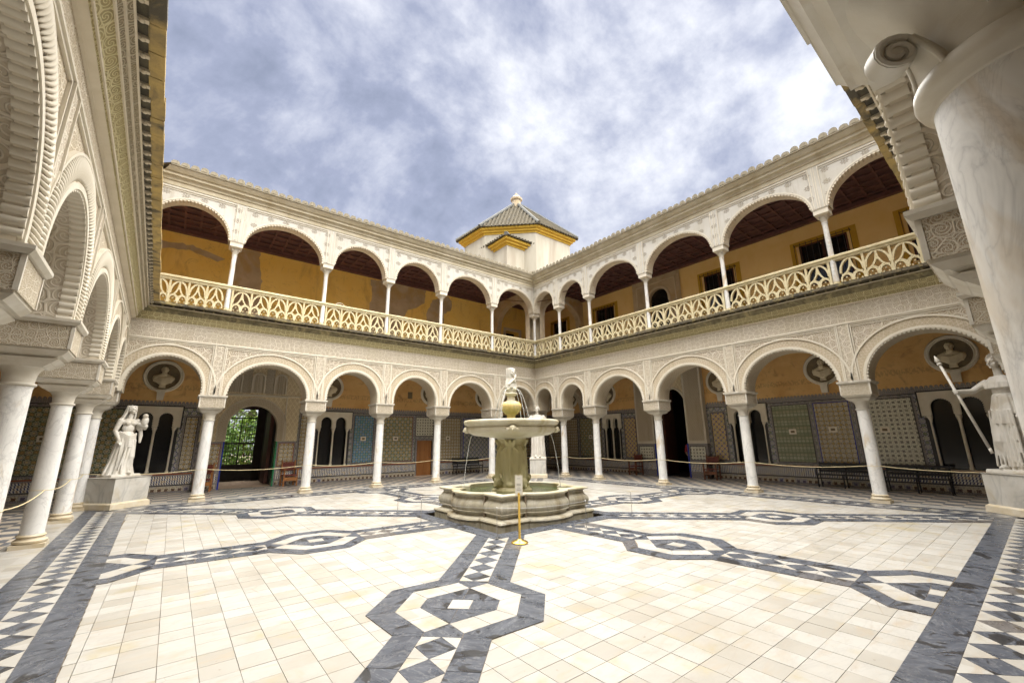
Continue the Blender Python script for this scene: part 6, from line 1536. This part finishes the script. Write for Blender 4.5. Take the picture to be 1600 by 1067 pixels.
m = MB(); m.lathe([(1.135, 2.215), (.02, 2.2151)], 48, FX, FY, cap=False); m.build('bowl_water', 'water', ft)
for k in range(4):
    a = radians(233)+k*pi/2; m = MB(); x, y = 1.14*cos(a), 1.14*sin(a); ell(m, (x, y, 2.04), (.10, .10, .09), 10); tx_, ty_ = -sin(a), cos(a)
    for sg in (-1, 1): ell(m, (x+tx_*.11*sg, y+ty_*.11*sg, 2.02), (.06, .05, .05), 8); ell(m, (x*1.06+tx_*.035*sg, y*1.06+ty_*.035*sg, 2.07), (.02, .02, .02), 6)
    ell(m, (x*1.08, y*1.08, 2.01), (.03, .03, .02), 6); sculpt(m, .014, 'mask_relief', 'bowl', ft, 1)
m = MB(); m.lathe([(.17, 2.10), (.17, 2.27), (.12, 2.29), (.105, 2.36), (.12, 2.42), (.16, 2.44)], 24, FX, FY); m.build('vase_stem', 'vase', ft, True, ang=40)
m = MB(); m.lathe([(.13, 2.43), (.18, 2.46), (.235, 2.53), (.265, 2.62), (.26, 2.68), (.22, 2.735), (.15, 2.765)], 80, FX, FY, 0, lambda a, z: 1+.035*cos(20*a)*max(0, 1-abs(z-2.6)/.2)); m.build('ribbed_vase', 'vase', ft, True)
m = MB(); m.lathe([(.155, 2.76), (.115, 2.78), (.10, 2.86), (.12, 2.92), (.175, 2.945), (.18, 2.965), (.15, 2.98), (.10, 3.0), (.10, 3.03)], 28, FX, FY); m.build('vase_neck', 'bowl', ft, True, ang=40)
m = MB()
for k in range(4): a = k*pi/2+.3; ell(m, (.10*cos(a), .10*sin(a), 3.08), (.065, .065, .07), 10); ell(m, (.15*cos(a), .15*sin(a), 3.06), (.03, .03, .025), 8); limb(m, [(.09*cos(a+.5), .09*sin(a+.5), 3.05), (.15*cos(a+.6), .15*sin(a+.6), 3.13)], [.03, .02], 6)
ell(m, (0, 0, 3.06), (.12, .12, .08), 12); sculpt(m, .012, 'spout_heads', 'bowl', ft, 1)
m = MB(); skirt(m, [(3.10, 0, 0, .165, .13, .5), (3.22, 0, 0, .155, .115, .7), (3.36, 0, 0, .12, .095, .8), (3.48, -.01, 0, .125, .10, .6), (3.56, 0, 0, .135, .115, .5), (3.63, 0, 0, .13, .115, .3)], 5, .22, 2.2, 48, 12)
head(m, (-.02, -.05, 3.52), .95, 0, 0, 1); head(m, (.03, .05, 3.54), .95, pi, 0, 1); limb(m, [(-.12, -.08, 3.2), (.0, -.13, 3.32), (.11, -.08, 3.46)], [.03, .025, .02], 8); limb(m, [(.12, -.06, 3.2), (.05, -.12, 3.27), (-.1, -.05, 3.42)], [.03, .022, .02], 8)
sculpt(m, .012, 'top_figure', 'statue', ft, 1)
def jet(p0, p1, h, r0, name='water_jet'):
    m = MB(); P0 = Vector(p0); P1 = Vector(p1); pts = []; rs = random.Random(int(p0[0]*100)); n = 22
    for k in range(n+1): f = k/n; q = P0.lerp(P1, f); q.z = P0.z+(P1.z-P0.z)*f*f+h*4*f*(1-f)*.5; pts.append((q.x+rs.gauss(0, .003), q.y+rs.gauss(0, .003), q.z))
    m.tube(pts, [r0*(.7+.5*rs.random()) for _ in pts], 5); m.build(name, 'jet', ft, True)
for k in range(4):
    a = k*pi/2+.3
    for e_ in (-.05, .05): jet((FX+.16*cos(a), FY+.16*sin(a), 3.07), (FX+(.50+e_)*cos(a+e_), FY+(.50+e_)*sin(a+e_), 2.22), .05, .007)
for a in (radians(141), radians(-38), radians(51), radians(231)):
    if a == radians(231): continue
    jet((FX+.98*cos(a), FY+.98*sin(a), 1.93), (FX+1.22*cos(a), FY+1.22*sin(a), .56), .0, .008)

# ---------------------------------------------------------------- stanchions, wires, ropes, sign
def rail_post(x, y, h, label, g='thin wire posts round the fountain'):
    t = thing('wire_post', label, 'post', (x, y, 0), 0, g); m = MB(); m.tube([(x, y, .012), (x, y, h)], .006, 6); m.build('rod', 'steel', t); m = MB(); m.lathe([(.035, .008), (.035, .016), (.008, .022)], 10, x, y); m.build('foot', 'steel', t)
    m = MB(); m.lathe([(.0, -.012), (.014, 0), (.0, .014)], 8, x, y, h); m.build('knob', 'steel', t); return t
WP = [(-1.80, -1.62, 'thin wire post at the front corner of the fountain'), (.10, -2.12, 'thin wire post right of the fountain, before its right lobe'), (2.02, -1.84, 'thin wire post standing on the floor right of the fountain'), (2.25, .3, 'thin wire post behind the right side of the fountain'),
      (-1.98, 2.43, 'thin wire post far left of the fountain'), (-2.33, .42, 'thin wire post nearer on the left of the fountain'), (.1, 2.45, 'thin wire post behind the fountain'), (2.1, 2.3, 'thin wire post at the hidden back corner of the fountain')]
for x, y, l in WP: rail_post(x, y, .545, l)
order = [(-1.80, -1.62), (.10, -2.12), (2.02, -1.84), (2.25, .3), (2.1, 2.3), (.1, 2.45), (-1.98, 2.43), (-2.33, .42), (-1.80, -1.62)]
m = MB()
for a, b in zip(order, order[1:]): m.tube([(a[0]+(b[0]-a[0])*f, a[1]+(b[1]-a[1])*f, .54-.05*4*f*(1-f)) for f in [k/8 for k in range(9)]], .0035, 5)
tag(m.build('barrier_wire', 'steel'), 'thin steel wire strung between the small posts round the fountain', 'wire')
sx_, sy_ = -1.70, -2.16
st = thing('brass_sign_stand', 'brass pole on a round foot carrying a small white notice before the fountain', 'sign stand', (sx_, sy_, 0))
m = MB(); m.lathe([(.15, .0085), (.15, .025), (.13, .04), (.05, .055), (.03, .075)], 32, sx_, sy_); m.build('round_foot', 'brass', st, True, ang=40)
m = MB(); m.lathe([(.022, .06), (.02, .80), (.027, .81), (.027, .83), (.012, .85)], 16, sx_, sy_); m.build('pole', 'brass', st, True, ang=40)
Fs = Fr((sx_, sy_), (sin(YAW-.18), -cos(YAW-.18)), (cos(YAW-.18), sin(YAW-.18)))
m = MB(Fs); m.box(-.062, .062, -.012, -.004, .82, 1.14); m.build('notice_sheet', 'paper', st)
m = MB(Fs); rect_frame(m, -.07, .07, .812, 1.148, .01, -.014, .0); m.build('notice_frame', 'frame', st)
m = MB(Fs)
for z_, w_ in ((1.09, .03), (1.0, .04), (.985, .035), (.97, .04), (.93, .03), (.90, .04), (.885, .036)): m.box(-w_, w_, -.0135, -.0121, z_, z_+.005)
m.build('printed_lines', 'grey', st)
# rope barrier slung from column to column
def rope(F, pairs, zz=.97):
    for a, b, lab in pairs:
        m = MB(F); L = b-a; m.tube([(a+.155+(L-.31)*f, -.05, zz-.075*4*f*(1-f)*(L/3)) for f in [k/12 for k in range(13)]], .009, 6); tag(m.build('rope', 'rope', None, True), lab, 'rope', 'barrier ropes between the columns')
    done = set()
    for a, b, _ in pairs:
        for s in (a, b):
            if s in done: continue
            done.add(s); m = MB(F); m.tube([(s+.159*cos(q), .159*sin(q), zz+.003*sin(q*3)) for q in [k*pi/10 for k in range(20)]], .0055, 6, True)
            tag(m.build('rope_loop', 'rope', None, True), 'thin rope loop tied round %s' % COLNAME[id(F)][POS[id(F)].index(s)], 'rope', 'rope loops round the columns')
COLNAME = {id(FL): ['the corner column behind the veiled statue, left far side', 'the column left of the garden portal', 'the column right of the garden portal', 'the column in front of the blue tiles', 'the column right of the orange door', 'the column hidden by the fountain bowl', 'the far corner column, left far side'],
  id(FRR): ['the right corner column behind the spear statue', 'the right far column nearest the spear statue', 'the column beside the green striped tiles', 'the column in front of the dark doorway', 'the column second from the far corner on the right', 'the column just right of the robed statue', 'the far corner column, right far side'],
  id(NL): ['the near corner column', 'the column beside the camera', 'the near left column cut by the frame', 'the thick column at the left picture edge', 'the brown stained near left column', 'the slim near left column before the statue', 'the corner column behind the veiled statue, near left side']}
p_ = POS[id(FL)]; rope(FL, [(p_[0], p_[1], 'barrier rope in front of the left twin window, behind the veiled statue'), (p_[1], p_[2], 'barrier rope across the garden portal bay'), (p_[2], p_[3], 'barrier rope in front of the second twin window and blue tiles'), (p_[3], p_[4], 'barrier rope in the bay of the orange door'), (p_[4], p_[5], 'barrier rope in front of the bench left of the fountain'), (p_[5], p_[6], 'barrier rope in the last left bay behind the fountain')])
p_ = POS[id(FRR)]; rope(FRR, [(p_[0], p_[1], 'barrier rope next to the spear statue'), (p_[1], p_[2], 'barrier rope in front of the green striped tiles'), (p_[2], p_[3], 'barrier rope across the dark doorway bay'), (p_[3], p_[4], 'barrier rope in front of the twin window by the far corner'), (p_[4], p_[5], 'barrier rope in the narrow second bay from the far corner'), (p_[5], p_[6], 'barrier rope in the narrow corner bay right of the robed statue')])
p_ = POS[id(NL)]; rope(NL, [(p_[3], p_[4], 'barrier rope sagging at the left edge between the two nearest whole columns'), (p_[4], p_[5], 'barrier rope between the stained column and the next one'), (p_[5], p_[6], 'barrier rope ending at the column behind the veiled statue'), (p_[2], p_[3], 'barrier rope leaving the picture at the left edge')], .98)

# ---------------------------------------------------------------- chairs, benches, person
def chair(wood):
    t = thing('armchair', '-', 'chair')
    for sx in (-1, 1):
        m = MB(); m.box(sx*.26-.025, sx*.26+.025, -.24, -.19, 0, .66); m.build('front_leg', wood, t); m = MB(); m.box(sx*.26-.025, sx*.26+.025, .19, .24, 0, 1.02); m.frus((.02, .02), (.004, .004), 1.02, 1.08, sx*.26, .215); m.build('back_post', wood, t)
        m = MB(); m.box(sx*.26-.035, sx*.26+.035, -.28, .22, .66, .695); m.build('armrest', wood, t); m = MB(); m.box(sx*.26-.015, sx*.26+.015, -.19, .19, .14, .18); m.build('side_stretcher', wood, t)
    m = MB(); m.box(-.235, .235, -.235, -.205, .22, .36); m.build('front_stretcher', wood, t); m = MB(); m.box(-.26, .26, -.25, .22, .42, .46); m.build('seat', 'leather', t); m = MB(); m.box(-.24, .24, .20, .225, .62, .98); m.build('backrest', 'leather', t)
    m = MB()
    for z_ in (.655, .945):
        for k in range(7): ell(m, (-.21+k*.07, .196, z_), (.009, .006, .009), 6)
    m.build('brass_nails', 'brass', [c_ for c_ in t.children if c_.name.startswith('backrest')][0]); return t
ca = chair('orangewood'); cb = chair('brownwood')
ca.location = (-2.62, 12.35, 0); ca.rotation_euler = (0, 0, .1); ca['label'] = 'orange wood armchair right of the garden portal'; ca['group'] = 'old armchairs in the galleries'
copy_tree(ca, (-5.62, 12.35, 0), -.15, 'orange wood armchair left of the garden portal, half hidden by a column')['group'] = 'old armchairs in the galleries'
cb.location = (12.28, 1.30, 0); cb.rotation_euler = (0, 0, -pi/2+.1); cb['label'] = 'brown armchair with red leather back, right of the dark doorway'; cb['group'] = 'old armchairs in the galleries'
copy_tree(cb, (12.2, 5.25, 0), -pi/2-.2, 'brown armchair with dark leather back, left of the dark doorway')['group'] = 'old armchairs in the galleries'
def bench(L, label, loc, rz):
    t = thing('iron_bench', label, 'bench', loc, rz, 'black benches against the tiled walls')
    for sx in (-L/2, -0.0, L/2):
        m = MB()
        m.tube([(sx, -.22, 0), (sx, -.20, .25), (sx, -.24, .42)], .022, 6); m.tube([(sx, .20, 0), (sx, .14, .3), (sx, .16, .44), (sx, .27, .82), (sx, .25, .88)], .022, 6); m.tube([(sx, -.24, .43), (sx, .16, .42)], .02, 6)
        if sx: m.tube([(sx, -.25, .43), (sx, -.27, .58), (sx, -.2, .66), (sx, .2, .64)], .02, 6)
        m.build('end_frame', 'iron', t, vloc=(0, 0, 0))
    for k in range(4): m = MB(); m.box(-L/2-.03, L/2+.03, -.24+k*.105, -.16+k*.105, .435, .46); m.build('seat_slat', 'iron', t, vloc=(0, 0, 0))
    for k in range(3): m = MB(); z_ = .53+k*.12; y_ = .175+k*.035; m.frus((L/2+.03, .012), (L/2+.03, .012), z_, z_+.08, 0, y_); m.build('back_slat', 'iron', t, vloc=(0, 0, 0))
bench(1.7, 'black bench against the tiles left of the fountain pier', (6.45, 12.3, 0), 0)
bench(1.55, 'black bench below the diagonal patterned tiles left of the rightmost column', (12.2, -3.55, 0), -pi/2)
bench(1.5, 'black bench right of the rightmost far column, under the ring patterned tiles', (12.2, -5.45, 0), -pi/2)
pn = thing('person', 'person in a red top and dark blue trousers standing in the dark doorway', 'person', (13.25, 2.72, .01), radians(-60)); pn.scale = (1.08, 1.08, 1.08)
m = MB()
limb(m, [(0, 0, .95), (0, .0, 1.2), (0, 0, 1.34)], [.13, .13, .11]); 
for sg in (-1, 1):
    limb(m, [(sg*.08, 0, .90), (sg*.09, -.01, .48), (sg*.09, .01, .08)], [.082, .058, .04]); limb(m, [(sg*.17, 0, 1.32), (sg*.21, .02, 1.06), (sg*.17, -.12, .92)], [.05, .04, .03]); hand(m, (sg*.17, -.12, .92), (-sg*.4, -.8, .1), .95); ell(m, (sg*.09, -.05, .04), (.04, .11, .04), 8)
limb(m, [(0, 0, 1.36), (0, -.01, 1.44)], [.055, .05]); head(m, (0, -.015, 1.53), .95)
sculpt(m, .013, 'body', 'skin', pn, 1)
m = MB(); limb(m, [(0, 0, .92), (0, 0, 1.2), (0, 0, 1.35)], [.145, .145, .12])
for sg in (-1, 1): limb(m, [(sg*.17, 0, 1.32), (sg*.215, .02, 1.06)], [.062, .055])
sculpt(m, .016, 'red_top', 'redcloth', pn, 1)
m = MB(); ell(m, (0, 0, .92), (.155, .12, .1), 12)
for sg in (-1, 1): limb(m, [(sg*.08, 0, .88), (sg*.09, -.01, .48), (sg*.09, .01, .13)], [.10, .075, .06])
sculpt(m, .016, 'trousers', 'bluecloth', pn, 1)
m = MB(); ell(m, (0, .02, 1.57), (.085, .10, .10), 12); ell(m, (0, .08, 1.5), (.07, .05, .1), 10); sculpt(m, .014, 'hair', 'hair', pn, 1)
for sg in (-1, 1): m = MB(); ell(m, (sg*.09, -.05, .045), (.05, .125, .05), 10); m.build('shoe', 'shoe', pn, True, vloc=(0, 0, 0))
# round top of something leaning on the upper balustrade (arched ornament)
q = MB(FL); q.tube([(-1.95+.2*cos(a), .45, 7.33+.22*sin(a)) for a in [pi*k/10 for k in range(11)]], .03, 8); q.tube([(-1.95+.12*cos(a), .45, 7.33+.14*sin(a)) for a in [pi*k/8 for k in range(9)]], .02, 8); q.bar((-1.95, .45, 6.21), (-1.95, .45, 7.5), .03)
tag(q.build('garden_ornament', 'patch'), 'small round topped ornament peeping over the left upper balustrade', 'ornament')
